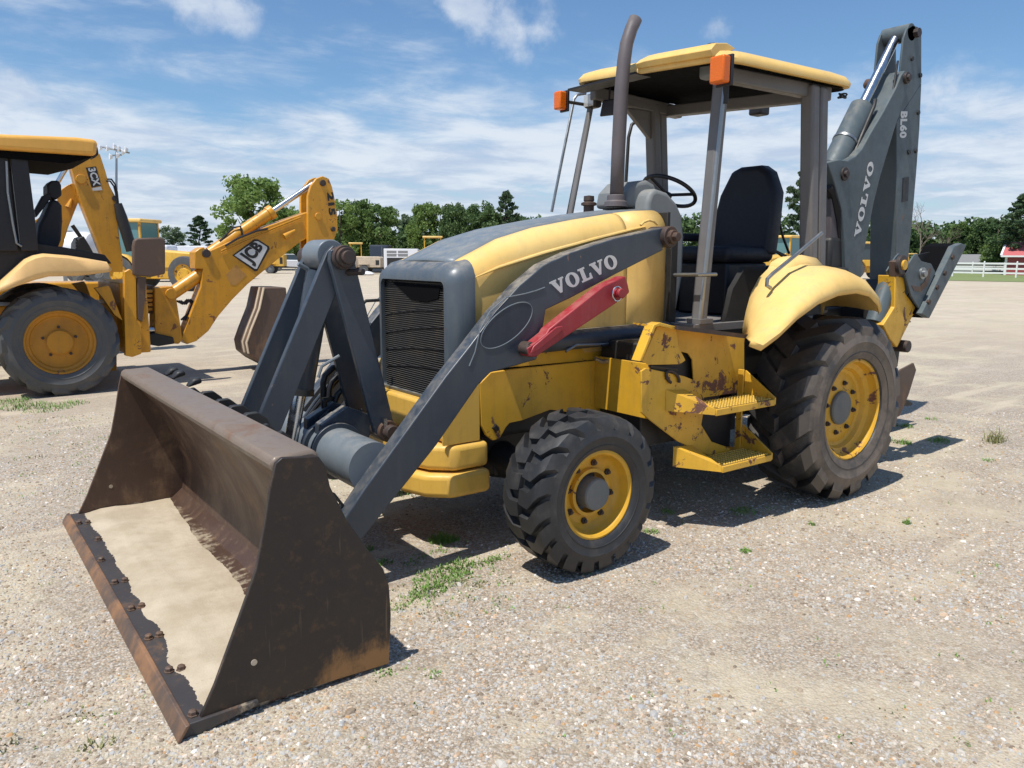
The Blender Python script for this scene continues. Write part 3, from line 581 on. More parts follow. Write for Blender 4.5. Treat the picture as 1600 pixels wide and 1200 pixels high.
# ---- fenders
def fender(s):
    st=[(-1.52,1.10,-1.00,1.12,1.10),(-1.52,1.25,-1.10,1.22,1.07),(-1.56,1.36,-1.25,1.33,1.13),(-1.63,1.45,-1.43,1.42,1.23),(-1.74,1.52,-1.63,1.495,1.31),(-1.90,1.545,-1.84,1.53,1.355),(-2.08,1.535,-2.04,1.515,1.365),(-2.25,1.48,-2.20,1.46,1.34),(-2.36,1.40,-2.31,1.39,1.28),(-2.39,1.25,-2.34,1.25,1.22)]
    rings=[]
    for q_,(ix,iz,lx,z,lz) in enumerate(st):
        X=lambda f:lx+(ix-lx)*f
        h=z-lz; k=[0,.05,.15,.3,.5,.75,.95,1,1,1][q_]
        cols=[(1,.78,iz-.10),(1,.80,iz),(.85,.88,iz*.6+z*.4+.006),(.62,.97,iz*.25+z*.75+.008),(.38,1.06,z+.002),(.2,1.13,z-.05*h-.004),(.08,1.18,z-.20*h),(.02,1.212,z-.50*h),(0,1.226,lz+.03),(0,1.214,lz)]
        sec=[]
        for i,(f,y,zz) in enumerate(cols):
            if 1<i<8:
                u=(1.226-y)/(1.226-.80); zd=lz+.03+(iz-lz-.03)*u**.92; zz=zz*k+zd*(1-k); f=f*k+(u**1.1)*(1-k)
            sec.append((X(f),y,zz))
        rings.append([(a,s*b,c) for a,b,c in sec])
    f=part('fender',MB().loft(rings,closed=False),'yellow_pale',BL,solid=.010,smooth=60)
    # inner raised cushion next to the platform
    sx=[(-1.74,1.50),(-1.78,1.55),(-1.86,1.58),(-1.98,1.59),(-2.15,1.57)]
    part('fender_inner',MB().loft([[(x,s*.775,z-.10),(x,s*.78,z),(x,s*.86,z+.005),(x,s*.93,z-.06)] for x,z in sx],closed=False),'yellow_pale',f,solid=.008,smooth=60)
    part('wheel_arch_liner',MB().prism([(-1.40,1.05),(-1.46,1.05),(-1.46,.5),(-1.42,.5)],s*.46,s*.80),'black',BL)
    part('inner_wheel_arch',MB().prism([(-1.5,1.12),(-1.58,1.38),(-1.7,1.52),(-2.3,1.45),(-2.6,1.2),(-2.6,.8),(-1.6,.8)],s*.60,s*.64),'under',BL)
    return f
for s in (1,-1):
    F=fender(s)
    hr=[P(a,b,.98) for a,b in ((1284,364),(1245,397),(1207,428),(1199,436),(1198,446),(1204,450))]
    part('grab_rail',MB().tube([(p[0],s*p[1],p[2]) for p in hr],.012,10),'steel',F)
# ---- platform, steps and tool box on the left, tank on the right
part('cab_floor',MB().box(-2.55,-1.19,-.66,.66,1.12,1.17),'post',BL,bevel=.004)
part('floor_riser',MB().box(-1.30,-1.20,-.66,.70,.95,1.12),'under',BL)
def steps(s):
    y=lambda v:s*v
    TB=part('step_box',MB().prism(prof(.90,[(1002,580),(1010,575),(1070,588),(1085,594),(1093,606),(1100,618),(1100,640),(1096,664),(1112,690),(1140,700),(1150,722),(1128,722),(1100,708),(1060,690),(1018,658),(1003,645)]),y(.885),y(.90)),'yellow_chip',BL,bevel=.003)
    part('inner_panel',MB().prism(prof(.84,[(1054,512),(1163,528),(1163,612),(1095,622),(1084,600),(1082,562),(1075,552),(1058,548)]),y(.83),y(.84)),'yellow_chip',TB,bevel=.002)
    pth=[(1002,565),(1024,508),(1034,504),(1052,509),(1169,524)]; a=prof(1.0,pth)
    low=[(x-.0,z-.018) for x,z in a]; low[0]=(a[0][0]-.016,a[0][1]); low[1]=(a[1][0]-.016,a[1][1]-.012)
    part('top_cover',MB().prism(a+low[::-1],y(.925),y(.99)),'yellow_chip',TB,bevel=.003)
    part('top_plate',MB().prism([(a[3][0]+.0,a[3][1]-.004),(a[4][0],a[4][1]-.004),(a[4][0],a[4][1]-.016),(a[3][0],a[3][1]-.016)],y(.70),y(.924)),'yellow_chip',TB)
    part('cover_side',MB().prism(prof(.935,[(1003,564),(1027,510),(1056,513),(1060,542),(1071,563),(1062,569),(1014,570)]),y(.925),y(.937)),'yellow_deep',TB,bevel=.002)
    part('cover_edge',MB().prism([(a[3][0]-.01,a[3][1]+.002),(a[4][0]-.012,a[4][1]+.003),(a[4][0]-.012,a[4][1]-.022),(a[3][0]-.01,a[3][1]-.02)],y(1.001),y(1.012)),'rust',TB)
    part('box_body',MB().box(-1.30,-.60,*sorted((y(.46),y(.80))),.50,1.10),'under',TB,bevel=.01)
    part('front_panel',MB().box(-.575,-.56,*sorted((y(.452),y(.884))),.69,1.00),'yellow_deep',TB,bevel=.002)
    for nm,zz,x0,x1 in (('step',.745,-.86,-1.40),('step',.405,-.94,-1.40)):
        tm_=MB().box(x1,x0,*sorted((y(.915),y(1.115))),zz-.014,zz)
        for i in range(19):
            for j in range(7):
                cx=x1+.016+(x0-x1-.032)*(i+(.5 if j%2 else 0))/19.5; cy=y(.928+.028*j); tm_.lathe([(.009,-.001),(.007,.007),(.0035,.0085)],(cx,cy,zz),6,'z',True)
        t=part(nm,tm_,'tread',TB)
        part('step_lip',MB().box(x1,x0,*sorted((y(1.1155),y(1.125))),zz-.035,zz+.003),'yellow_chip',t,bevel=.003)
        part('step_side',MB().add([(x0+.003,y(.90),zz+.085),(x0+.003,y(.90),zz-.05),(x0+.003,y(1.12),zz-.03),(x0+.003,y(1.12),zz+.004),(x0+.17,y(.902),zz+.10),(x0+.17,y(.902),zz-.02)],[(0,1,2,3),(0,4,5,1),(3,4,0),(2,1,5),(3,2,5,4)]),'yellow_chip',t)
        part('step_side',MB().add([(x1-.003,y(.90),zz+.15),(x1-.003,y(.90),zz-.03),(x1-.003,y(1.12),zz-.03),(x1-.003,y(1.12),zz+.01),(x1-.015,y(.90),zz+.15),(x1-.015,y(.90),zz-.03),(x1-.015,y(1.12),zz-.03),(x1-.015,y(1.12),zz+.01)],[(0,1,2,3),(4,5,6,7),(0,3,7,4),(1,2,6,5),(3,2,6,7),(0,1,5,4)]),'yellow_chip',t)
    q=MB().box(-1.40,-1.385,*sorted((y(.86),y(.90))),.38,.90); part('step_post',q,'yellow_chip',TB,bevel=.002)
    part('step_post',MB().box(-.965,-.93,*sorted((y(.84),y(.884))),.40,.66),'yellow_chip',TB,bevel=.002)
    part('step_back',MB().box(-1.385,-.97,*sorted((y(.81),y(.825))),.40,.70),'black',TB)
    part('step_floor',MB().box(-1.385,-.95,*sorted((y(.826),y(.914))),.385,.403),'yellow_chip',TB)
    part('white_patch',MB().add([(-1.06,y(.828),.58),(-1.02,y(.828),.60),(-1.0,y(.828),.56),(-1.03,y(.828),.49),(-1.05,y(.828),.47),(-1.04,y(.828),.53)],[(0,1,2,3,4,5)]),'white_decal',TB,smooth=0)
    part('latch_bar',MB().tube([P(a,b,.905*1) if s>0 else (P(a,b,.905)*np.array([1,-1,1])) for a,b in ((1015,571),(1057,577))],.012,8),'under',TB)
    part('latch_ring',MB().tube([(c[0],y(.91),c[2]) for c in [P(1050+9*math.cos(t)+5*math.sin(t),590+11*math.sin(t),.905) for t in [PI*.75+1.5*PI*k/14 for k in range(15)]]],.009,8),'rust',TB)
    return TB
steps(1); steps(-1)
# ---- cab: dash, wheel, seat
D=part('dash_console',MB().prism([(-1.19,1.17),(-1.19,1.93),(-1.22,2.0),(-1.27,2.02),(-1.38,2.0),(-1.47,1.94),(-1.53,1.86),(-1.56,1.72),(-1.56,1.45),(-1.50,1.17)],-.20,.24),'dash',BL,bevel=.03,seg=4)
part('instrument_hump',MB().prism([(-1.10,1.90),(-1.12,2.0),(-1.20,2.07),(-1.30,2.085),(-1.37,2.06),(-1.43,1.97),(-1.40,1.90)],-.17,.13),'dash',BL,bevel=.03,seg=4)
part('cowl_panel',MB().box(-1.20,-1.172,-.43,.43,1.0,1.86),'under',BL,bevel=.004)
part('cowl_side_pillar',MB().box(-1.235,-1.175,.43,.47,1.0,1.72),'under',BL,bevel=.004)
part('step_rail',MB().tube([(-1.21,.47,1.47),(-1.21,.66,1.475),(-1.38,.66,1.475)],.012,8),'steel',BL)
sw=Vector(P(1046,299,0.0)); nrm=Vector((-.50,0,.86)).normalized(); uu=Vector((0,1,0)); vv=nrm.cross(uu)
ring=[tuple(sw+(uu*math.cos(a)+vv*math.sin(a))*.19) for a in [2*PI*k/40 for k in range(41)]]
SWH=part('steering_wheel',MB().tube(ring,.014,10,False),'black',BL)
for a in (.3,2.4,4.5): part('spoke',MB().tube([tuple(sw-nrm*.03),tuple(sw+(uu*math.cos(a)+vv*math.sin(a))*.185)],.011,8),'black',SWH)
part('steering_column',MB().tube([tuple(sw-nrm*.02),tuple(sw-nrm*.22)],[.03,.04],12),'black',BL)
ST_=part('operator_seat',MB().box(-2.42,-1.88,-.16,.36,1.545,1.66),'seat',BL,bevel=.05,seg=4)
bk=[(-.17,1.60),(-.17,1.85),(-.14,2.05),(-.06,2.22),(.02,2.25),(.20,2.25),(.28,2.20),(.36,2.05),(.37,1.85),(.37,1.60)]
mb=MB(); rings=[]
for dx,sc in ((0,.93),(.03,1),(.11,1),(.14,.93)):
    rings.append([(-2.30-dx-(z-1.6)*.14,.10+(y-.10)*sc,1.92+(z-1.92)*sc) for y,z in bk])
part('backrest',mb.loft(rings),'seat',ST_,bevel=.02,seg=3)
part('seat_base',MB().box(-2.38,-1.92,-.12,.32,1.17,1.545),'black',ST_,bevel=.02)
part('armrest_pad',MB().box(-2.40,-2.05,-.28,-.20,1.70,1.76),'seat',ST_,bevel=.02)
part('side_console',MB().box(-2.75,-2.45,.10,.62,1.17,1.52).box(-2.72,-2.45,-.55,.05,1.17,1.50).box(-2.30,-1.65,-.62,-.30,1.17,1.44),'black',BL,bevel=.03)
for (x,y,px,py) in ((1233,388,1216,340),(1222,392,1192,372),(1228,392,1198,380)):
    a=P(x,y+8,.1); b=P(px,py,.1); LV=part('control_lever',MB().tube([a,((a[0]+b[0])/2+.01,.1,(a[2]+b[2])/2-.01),b],.010,8),'black',BL)
    part('lever_knob',MB().lathe([(.001,.055),(.018,.05),(.026,.03),(.024,.0),(.013,-.04),(.008,-.07)],(b[0],b[1],b[2]),14,'z'),'black',LV)
# ---- canopy frame
def post(a,b,w,d,name,mat='post'):
    a=Vector(a); b=Vector(b); r=[[(p.x-w/2,p.y-d/2,p.z),(p.x+w/2,p.y-d/2,p.z),(p.x+w/2,p.y+d/2,p.z),(p.x-w/2,p.y+d/2,p.z)] for p in (a,b)]
    return part(name,MB().loft(r),mat,BL,bevel=.02,seg=3)
for s in (1,-1):
    dz=-.03*s; tz=2.72 if s>0 else 2.78
    fb=(-1.295,s*.61,1.16); 
    FP=post(fb,(-1.425,s*.60,tz),.072,.085,'front_post') if s>0 else post((-1.09,-.60,1.16),(-1.44,-.57,tz),.035,.05,'front_post')
    part('post_strip',MB().loft([[(-1.258-t*.133,s*.652,1.2+t*1.40),(-1.252-t*.133,s*.640,1.2+t*1.40),(-1.275-t*.133,s*.6535,1.2+t*1.40)] if s>0 else [(-1.075-t*.32,-.628+t*.027,1.2+t*1.40),(-1.069-t*.32,-.618+t*.027,1.2+t*1.40),(-1.09-t*.32,-.629+t*.027,1.2+t*1.40)] for t in (0,1)]),'steel',FP)
    ry=.735 if s>0 else .55; rx=0 if s>0 else .12; post((-2.26+rx,s*ry,1.5),(-2.15+rx,s*ry,tz-.03),.085,.10,'rear_post'); post((-2.36+rx,s*(ry+.01),1.5),(-2.25+rx,s*(ry+.01),tz-.03),.09,.075,'rear_post')
    o_=0 if s>0 else .17; part('roof_rail',MB().loft([[(-1.36,s*(.60-o_*.8),tz-.09),(-1.36,s*(.66-o_*.8),tz-.09),(-1.36,s*(.66-o_*.8),tz),(-1.36,s*(.60-o_*.8),tz)],[(-2.35,s*(.69-o_),tz-.11),(-2.35,s*(.77-o_),tz-.11),(-2.35,s*(.77-o_),tz-.02),(-2.35,s*(.69-o_),tz-.02)]]),'post',BL,bevel=.01)
    if s<0: part('roof_gusset',MB().prism([(-2.05,tz-.33),(-2.05,tz-.10),(-1.74,tz-.10)],s*.53,s*.57),'post',BL,bevel=.004)
part('roof_crossmember',MB().loft([[(-2.16,-.60,2.67),(-2.26,-.60,2.67),(-2.26,-.60,2.75),(-2.16,-.60,2.75)],[(-2.20,.74,2.60),(-2.30,.74,2.60),(-2.30,.74,2.68),(-2.20,.74,2.68)]]),'post',BL,bevel=.01)
part('front_post_foot',MB().box(-1.36,-1.24,.56,.67,1.171,1.20),'post',BL)
def rz(y,z): return z+.07-.05*(y/.8)
def canopy():
    # plan outline with rounded corners, domed skirt; front edge carries a raised lip
    def plan(inset,n=5):
        x0,x1,y0,y1=-2.53+inset,-1.15-inset,-.585+inset,.84-inset; o=[]
        for cx,cy,a0,r in ((x1-.20,y1-.10,0,(.20,.10)),(x0+.10,y1-.12,90,(.10,.12)),(x0+.12,y0+.12,180,(.12,.12)),(x1-.40,y0+.22,270,(.40,.22))):
            for k in range(n+1): 
                a=R(a0+90*k/n); o.append((cx+r[0]*math.cos(a),cy+r[1]*math.sin(a)))
        return o
    def z(x,y,base): # a little higher at the back and over the driver's side lip
        return rz(y,base)+.02*math.exp(-((x+2.1)/.5)**2)
    rings=[]
    for inset,h in ((.035,2.668),(.004,2.672),(0,2.695),(.025,2.732),(.09,2.757),(.25,2.775),(.45,2.78)):
        pl=plan(min(inset,.45)); rings.append([(x,y,z(x,y,h)) for x,y in pl])
    rings.append([(-1.84,0,2.80)]*len(rings[0]))
    RF=part('canopy_roof',MB().loft(rings,True,False),'yellow_pale',BL,smooth=50)
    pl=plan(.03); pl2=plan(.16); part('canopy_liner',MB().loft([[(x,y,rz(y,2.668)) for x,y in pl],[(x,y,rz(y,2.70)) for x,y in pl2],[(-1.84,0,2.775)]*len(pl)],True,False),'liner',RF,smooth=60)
    lip=[]
    for i in range(9):
        y=.16+.60*i/8; h=.020*min(1,i/1.2); lip.append([(-1.175,y,rz(y,2.70)),(-1.135,y,rz(y,2.695)),(-1.12,y,rz(y,2.72)+h*.5),(-1.16,y,rz(y,2.75)+h),(-1.26,y,rz(y,2.765)+h),(-1.34,y,rz(y,2.76)+h*.3)])
    part('canopy_front_lip',MB().loft(lip),'yellow_pale',RF,smooth=60,bevel=.004)
    part('canopy_recess',MB().box(-1.28,-1.13,-.5,.15,2.725,2.738),'black',RF)
    part('roof_cap',MB().disc((-1.30,.62,rz(.62,2.795)),.035,.02,'z',12),'black',RF,bevel=.006)
    part('wire_loom',MB().tube([(-2.45+.03*math.cos(t*9),.78+.02*math.sin(t*5),rz(.78,2.63)+.015*math.sin(t*7)) for t in np.linspace(0,2,24)],.006,6),'black',RF)
canopy()
def amber(px,py,y,w=.085,h=.15):
    c=P(px,py,y); L_=part('indicator_lamp',MB().box(c[0]-.01,c[0]+.055,c[1]-w/2,c[1]+w/2,c[2]-h/2,c[2]+h/2),'orange',BL,bevel=.012,seg=3)
    part('lamp_housing',MB().box(c[0]-.03,c[0]-.0105,c[1]-w/2-.005,c[1]+w/2+.005,c[2]-h/2-.01,c[2]+h/2+.01),'black',L_,bevel=.004); return c
amber(1129,110,.88,.10,.145); c=amber(879,158,-.62,.075,.125)
part('lamp_bracket',MB().box(-1.40,-1.385,.64,.68,2.50,2.60),'under',BL,bevel=.003); part('lamp_bracket',MB().tube([(c[0]-.03,c[1],c[2]),(-1.42,-.62,c[2]+.0)],.012,8),'under',BL)
rod=[P(a,b,-.78) for a,b in ((862,331),(868,300),(897,155),(902,148),(915,146))]; part('mirror_rod',MB().tube(rod,.011,8),'steel',BL)
c=P(925,158,-.55); part('work_light',MB().box(c[0]-.05,c[0]+.03,c[1]-.06,c[1]+.06,c[2]-.05,c[2]+.05),'under',BL,bevel=.02); part('work_light_lens',MB().box(c[0]+.031,c[0]+.036,c[1]-.05,c[1]+.05,c[2]-.04,c[2]+.04),'clear',BL,bevel=.008)
c=P(1108,110,.52); part('work_light',MB().box(c[0]-.05,c[0]+.03,c[1]-.06,c[1]+.06,c[2]-.05,c[2]+.05),'dash',BL,bevel=.02)
c=P(1184,168,-.2); part('work_light',MB().box(c[0]-.08,c[0]+.04,c[1]-.06,c[1]+.06,c[2]-.06,c[2]+.04),'black',BL,bevel=.015)
c=P(953,168,-.38); MI=part('rear_view_mirror',MB().prismx([(-.10,-.05),(.08,-.06),(.10,.05),(-.07,.06)],0,.02),'black',BL,bevel=.01); MI.location=Vector(c)-WP[BL.name]; part('mirror_arm',MB().tube([tuple(c+np.array([.01,.0,.05])),tuple(c+np.array([0,.0,.16]))],.008,6),'black',BL)
wr=[P(a,b,-.70) for a,b in ((978,285),(982,215),(987,195),(996,188),(1008,186))]; part('cab_grab_rail',MB().tube(wr,.014,10),'under',BL)
# ---- exhaust and intake
ex=[P(a,b,.12) for a,b in ((963,318),(966,240),(971,140),(975,95),(979,68),(986,46),(993,30))]
EX=part('exhaust_stack',MB().tube(ex,[.042,.042,.042,.041,.040,.039,.040],28,False),'exhaust',BL,solid=.004)
b0=P(962,318,.12); part('exhaust_collar',MB().lathe([(.075,-.02),(.072,.01),(.058,.02),(.056,.05),(.048,.055)],b0,28,'z'),'exhaust',EX)
c=P(920,322,-.12); part('air_intake_cap',MB().lathe([(.035,-.05),(.035,0),(.052,.005),(.052,.02),(.03,.03),(.036,.035),(.034,.065),(.001,.07)],c,16,'z'),'rust',BL)
# ---- backhoe
y1=.165
BOOM=prof(y1,[(1293,254),(1312,249),(1325,251),(1337,244),(1347,233),(1360,209),(1381,174),(1400,138),(1408,118),(1414,110),(1421,114),(1422,126),(1406,176),(1391,225),(1376,275),(1366,315),(1357,360),(1349,400),(1346,432),(1320,432),(1319,378),(1315,328),(1303,284)])
BM=part('boom',MB().prism(BOOM,-.09,y1),'grey_back',BL,bevel=.008)
c=P(1319,272,y1); part('boom_pin',MB().disc((c[0],0,c[2]),.055,y1*2+.03,seg=16).disc((c[0],0,c[2]),.03,y1*2+.07,seg=8),'rust',BM,bevel=.004)
c=P(1415,122,y1); part('dipper_pin',MB().disc((c[0],0,c[2]),.05,y1*2+.05,seg=16).disc((c[0],0,c[2]),.03,y1*2+.09,seg=8),'rust',BM,bevel=.004)
o=np.array(P(1343,372,y1)); u=np.array(P(1366,253,y1))-o; v=np.array(P(1331,368,y1))-o; decal('boom_lettering',letters('VOLVO'),o,u,v*.72,'white_decal',BM)
yd=.125
DP=prof(yd,[(1412,60),(1417,45),(1426,39),(1435,42),(1440,56),(1440,130),(1437,200),(1432,270),(1426,340),(1420,400),(1417,432),(1399,438),(1401,330),(1401,190),(1406,120)])
DI=part('dipper',MB().prism(DP[:5]+DP[5:6]+DP[13:14]+DP[14:] ,yd-.02,yd).prism(DP[:5]+DP[5:6]+DP[13:14]+DP[14:],-yd,-yd+.02).prism(DP[5:14],-yd,yd),'grey_back',BL,bevel=.006)
c=P(1430,52,yd); part('cylinder_pin',MB().disc((c[0]+.06,0,c[2]),.075,yd*2+.0,seg=20),'grey_back',DI,bevel=.004); part('pin_bolt',MB().disc((c[0],0,c[2]),.04,yd*2+.08,seg=8),'rust',DI)
tm=fonttext('BL60',.07,1.1); o=np.array(P(1407,174,yd)); u=np.array(P(1405,216,yd))-o; v=np.array(P(1418,174,yd))-o; decal('dipper_lettering',tm,o,u,v,'white_decal',DI)
q=MB()
for a,b in ((1437,118),(1434,176),(1424,92),(1419,238),(1430,236)): c=P(a,b,yd); q.disc((c[0],yd,c[2]),.02,.03,seg=10)
part('bolt_heads',q,'under',DI); part('latch_slot',MB().prism(prof(yd+.002,[(1411,278),(1420,276),(1418,314),(1409,316)]),yd+.001,yd+.006),'black',DI)
a=Vector(P(1300,262,0)); b=Vector(P(1398,62,0)); d=b-a; BC=part('dipper_cylinder',MB().tube([a,a+d*.46,a+d*.47],[.098,.098,.085],24),'grey_back',BL,smooth=50)
part('cylinder_rod',MB().tube([a+d*.45,b],.042,18),'chrome',BC); part('cylinder_band',MB().tube([a+d*.19,a+d*.205],.105,24),'steel',BC)
for k,(off,pts) in enumerate(((.10,((1335,240),(1345,215),(1366,165),(1368,155))),(.12,((1345,235),(1368,200),(1390,165),(1398,125))),(.14,((1352,225),(1385,165),(1396,140),(1403,95))))):
    part('hydraulic_hose',MB().tube([P(x,y,off) for x,y in pts],.016-.003*k,8),'under' if k!=1 else 'black',BL)
part('king_post',MB().box(-3.72,-3.35,-.20,.20,.45,1.5).box(-3.9,-3.5,-.14,.14,1.25,1.75),'under',BL,bevel=.03)
part('swing_frame',MB().box(-3.32,-3.12,-.82,.82,.50,.66).box(-3.32,-3.12,-.80,.80,1.12,1.24).box(-3.14,-2.6,-.5,.5,.5,1.2),'under',BL,bevel=.01)
part('hose_bundle',MB().tube([P(x,y,.10) for x,y in ((1292,290),(1300,300),(1308,340),(1313,385),(1314,430))],[.05,.06,.06,.06,.06],10),'black',BL)
part('boom_guard',MB().prism(prof(.05,[(1287,425),(1287,285),(1296,280),(1306,310),(1311,360),(1312,425)]),-.12,.12),'exhaust',BL,bevel=.01)
part('dipper_link',MB().prism([(-4.5,1.38),(-4.62,1.38),(-4.55,.95),(-4.35,.80),(-4.25,.9)],-.10,.10),'under',BL,bevel=.01)
bb=[(-4.62,1.0),(-4.25,1.15),(-3.95,1.05),(-3.80,.80),(-3.85,.42),(-4.08,.20),(-4.40,.18),(-4.62,.26),(-4.36,.28),(-4.15,.34),(-4.0,.55),(-4.0,.80),(-4.15,.96)]
DB=part('digging_bucket',MB().prism(bb,-.30,.32),'brownpad',BL,bevel=.01)
part('bucket_side_plate',MB().prism(prof(.335,[(1375,604),(1408,577),(1427,567),(1431,578),(1419,617),(1405,650),(1375,662)]),.322,.34),'brownpad',DB,bevel=.003)
for y in (-.27,-.1,.08,.27): part('tooth',MB().prism([(-4.52,.22),(-4.60,.30),(-4.80,.22),(-4.78,.20)],y-.03,y+.03),'under',DB)
for s in (1,-1):
    y0,y1_=s*.84,s*.97
    sa=prof(.97,[(1399,430),(1413,434),(1416,470),(1418,492),(1402,543),(1391,530),(1380,508),(1398,480)])
    SA=part('stabiliser_arm',MB().prism(sa,y0,y1_),'yellow_deep',BL,bevel=.006)
    rb=prof(.975,[(1412,452),(1434,482),(1405,541),(1394,527)]); part('stabiliser_rib',MB().prism(rb,s*.90,s*.965),'yellow_deep',SA,bevel=.004)
    br=prof(.98,[(1401,408),(1416,404),(1420,428),(1401,433)]); part('pin_plate',MB().prism(br,s*.92,s*.975),'brownpad',SA,bevel=.006)
    c=P(1412,414,1.0); part('pad_pin',MB().disc((c[0],s*.985,c[2]),.07,.03,seg=20),'rust',SA,bevel=.004); part('pin_cap',MB().disc((c[0],s*1.004,c[2]),.036,.02,seg=16),'yellow_deep',SA,bevel=.003)
    pd=prof(1.0,[(1413,424),(1420,412),(1428,400),(1432,396),(1440,408),(1455,412),(1462,425),(1436,482),(1424,462)])
    PD=part('stabiliser_pad',MB().prism(pd,s*.985,s*1.0).prism(pd,s*.86,s*.872),'grey_back',SA,bevel=.003)
    c=P(1440,427,1.0); part('pad_bolt',MB().disc((c[0],s*1.0,c[2]),.045,.03,seg=18).disc((c[0],s*1.01,c[2]),.026,.05,seg=12),'steel',PD,bevel=.003)
    part('pad_slot',MB().prism(prof(1.001,[(1424,446),(1436,448),(1444,440),(1452,418),(1455,420),(1449,446),(1438,456),(1428,454)]),s*1.0005,s*1.003),'brownpad',PD)
    ft=prof(1.0,[(1484,385),(1495,380),(1503,383),(1499,392),(1445,497),(1433,490)]); part('pad_foot',MB().prism(ft,s*.985,s*1.035),'grey_back',PD,bevel=.006); part('shaded_foot_face',MB().prism(ft,s*.80,s*.984),'liner',PD)  # inner face of the foot coloured black for the shade on it
    part('pad_web',MB().prism(prof(.9,[(1440,398),(1492,386),(1462,440),(1430,420)]),s*.86,s*.875),'under',PD)
    q=MB()
    for a_,b_ in ((1488,402),(1476,427),(1464,449),(1451,472)): c=P(a_,b_,1.037); q.disc((c[0],s*1.037,c[2]),.018,.02,seg=8)
    part('foot_bolts',q,'rust',PD)
    a=P(1389,436,.88); b=P(1366,505,.88); part('stabiliser_cylinder',MB().tube([(a[0],s*.88,a[2]),(b[0],s*.88,b[2])],.065,16),'grey_back',BL,bevel=.004)
    c=P(1414,541,.95); part('hinge_pin',MB().disc((c[0]+.0,s*.93,c[2]),.045,.10,seg=16),'rust',BL,bevel=.006); part('hinge_bracket',MB().prism([(c[0]+.05,c[2]+.12),(c[0]-.04,c[2]+.06),(c[0]-.02,c[2]-.16),(c[0]+.30,c[2]-.3),(c[0]+.30,c[2])],s*.84,s*.90),'under',BL,bevel=.006)
# sand lying in the bucket
def sand():
    nx,ny=80,300; mb=MB(); rs=np.random.RandomState(5); vs=[]
    for j in range(ny+1):
        y=-1.275+2.55*j/ny
        for i in range(nx+1):
            x=1.40+.60*i/nx; X=np.array([x]); Y=np.array([y]); n=float(value_noise(X+9,Y+9,.10,11)[0])*.5+float(value_noise(X+9,Y+9,.33,12)[0])*.5+float(value_noise(X+9,Y+9,.045,13)[0])*.10
            fl=.05-.02*(x-1.46)/.56 if x>1.46 else .05+(1.46-x)*.9
            if x>1.62: fl=max(fl,fl+(.0555-fl)*min(1,(x-1.62)/.17))
            g2=float(rs.rand()); xb=1.40+.11*min(1,(y+1.25)/.7)+.06*max(0,min(1,(y+.5)/1.6)); e=(1.932+.10*(n-.57)+.008*(g2-.5)-x)/.07; e2=(x-xb-.09*(n-.5)-.01*(g2-.5))/.09; m=min(e,e2)
            z=fl+max(-1,min(1,m))*(.004+.010*n)
            vs.append((x,y,z))
    w=nx+1; mb.add(vs,[(j*w+i,j*w+i+1,(j+1)*w+i+1,(j+1)*w+i) for j in range(ny) for i in range(nx)])
    tag(part('sand',mb,'sand',smooth=80),'pale sand spread over the floor of the rusty loader bucket','sand',kind='stuff')
sand()
# ================================================================== OTHER MACHINES
def Dg(px,py): p=PZ(px,py); return float((p-CAM)@FW)
J=thing('backhoe_loader','golden yellow backhoe loader behind the rusty bucket, boom and dipper bent low with JCB plate','backhoe loader',(.8,-7.1,0))
JD=[(.338,-.02),(.325,-.05),(.30,-.06),(.285,-.085),(.24,-.09),(.20,-.075),(.10,-.075)]
for s in (1,-1):
    wheel(J,(1.44,-7.10+s*.80,.605),s,.612,.40,.352,13,.125,.038,-.40,'r4','jrim','tyre_far',JD,'jrim',.135,-.03,(.17,5,-.07))
    wheel(J,(3.55,-7.10+s*.80,.45),s,.45,.30,.24,16,.08,.03,.3,'r4','jy','tyre_far',[(.22,-.02),(.20,-.06),(.10,-.06)],'jy',.09,-.03,(.13,5,-.06))
    yo=-7.1+s*1.10; yi=-7.1+s*.55
    top=[(-30,470),(0,445),(43,406),(56,400),(71,397),(108,400),(140,405),(169,410),(175,421)]; bot=[(-30,490),(0,456),(43,441),(56,437),(76,432),(119,431),(140,429),(169,425),(173,424)]
    T=prof(-6.0,top); B=prof(-6.0,bot)
    rings=[[(t[0],yi,t[1]),(t[0],yo-s*.10,t[1]),(t[0],yo-s*.03,t[1]-.03*min(1,(t[1]-b[1])/.1)),(b[0],yo,b[1]+.25*(t[1]-b[1])),(b[0],yo-s*.01,b[1])] for t,b in zip(T,B)]
    part('fender',MB().loft(rings,closed=False),'jpale',J,solid=.012,smooth=50)
    # stabiliser leg with street pad
    yy=-7.1+s*.85; nb0=len(J.children)
    lg=part('stabiliser_leg',MB().prism(prof(-6.25,[(194,425),(203,420),(213,432),(214,500),(221,505),(221,553),(207,558),(196,556),(194,480)]),yy-.09,yy+.0),'jy',J,bevel=.008)
    part('inner_leg',MB().prism(prof(-6.25,[(214.5,433),(228,433),(226,470),(222,503),(215,498)]),yy-.07,yy+.02),'brownpad',lg,bevel=.004)
    part('pad',MB().prism(prof(-6.2,[(208,430),(207,385),(209,375),(214,372),(252,371),(258,375),(258,428),(235,433)]),yy-.02,yy+.07),'brownpad',lg,bevel=.02,seg=3)
    if s<0: lg.location.z-=.55
    part('leg_bracket',MB().prism(prof(-6.3,[(147,450),(168,446),(172,452),(180,475),(190,500),(178,492),(160,466)]),yy-.1,yy+.0),'jy',J,bevel=.004)
part('chassis',MB().box(-.0+.45,4.3,-7.5,-6.7,.45,1.0).box(.45,.75,-7.84,-6.40,.40,1.25),'jy',J,bevel=.02)
part('bonnet',MB().box(2.6,4.3,-7.5,-6.7,1.0,1.75),'jy',J,bevel=.06,seg=3)
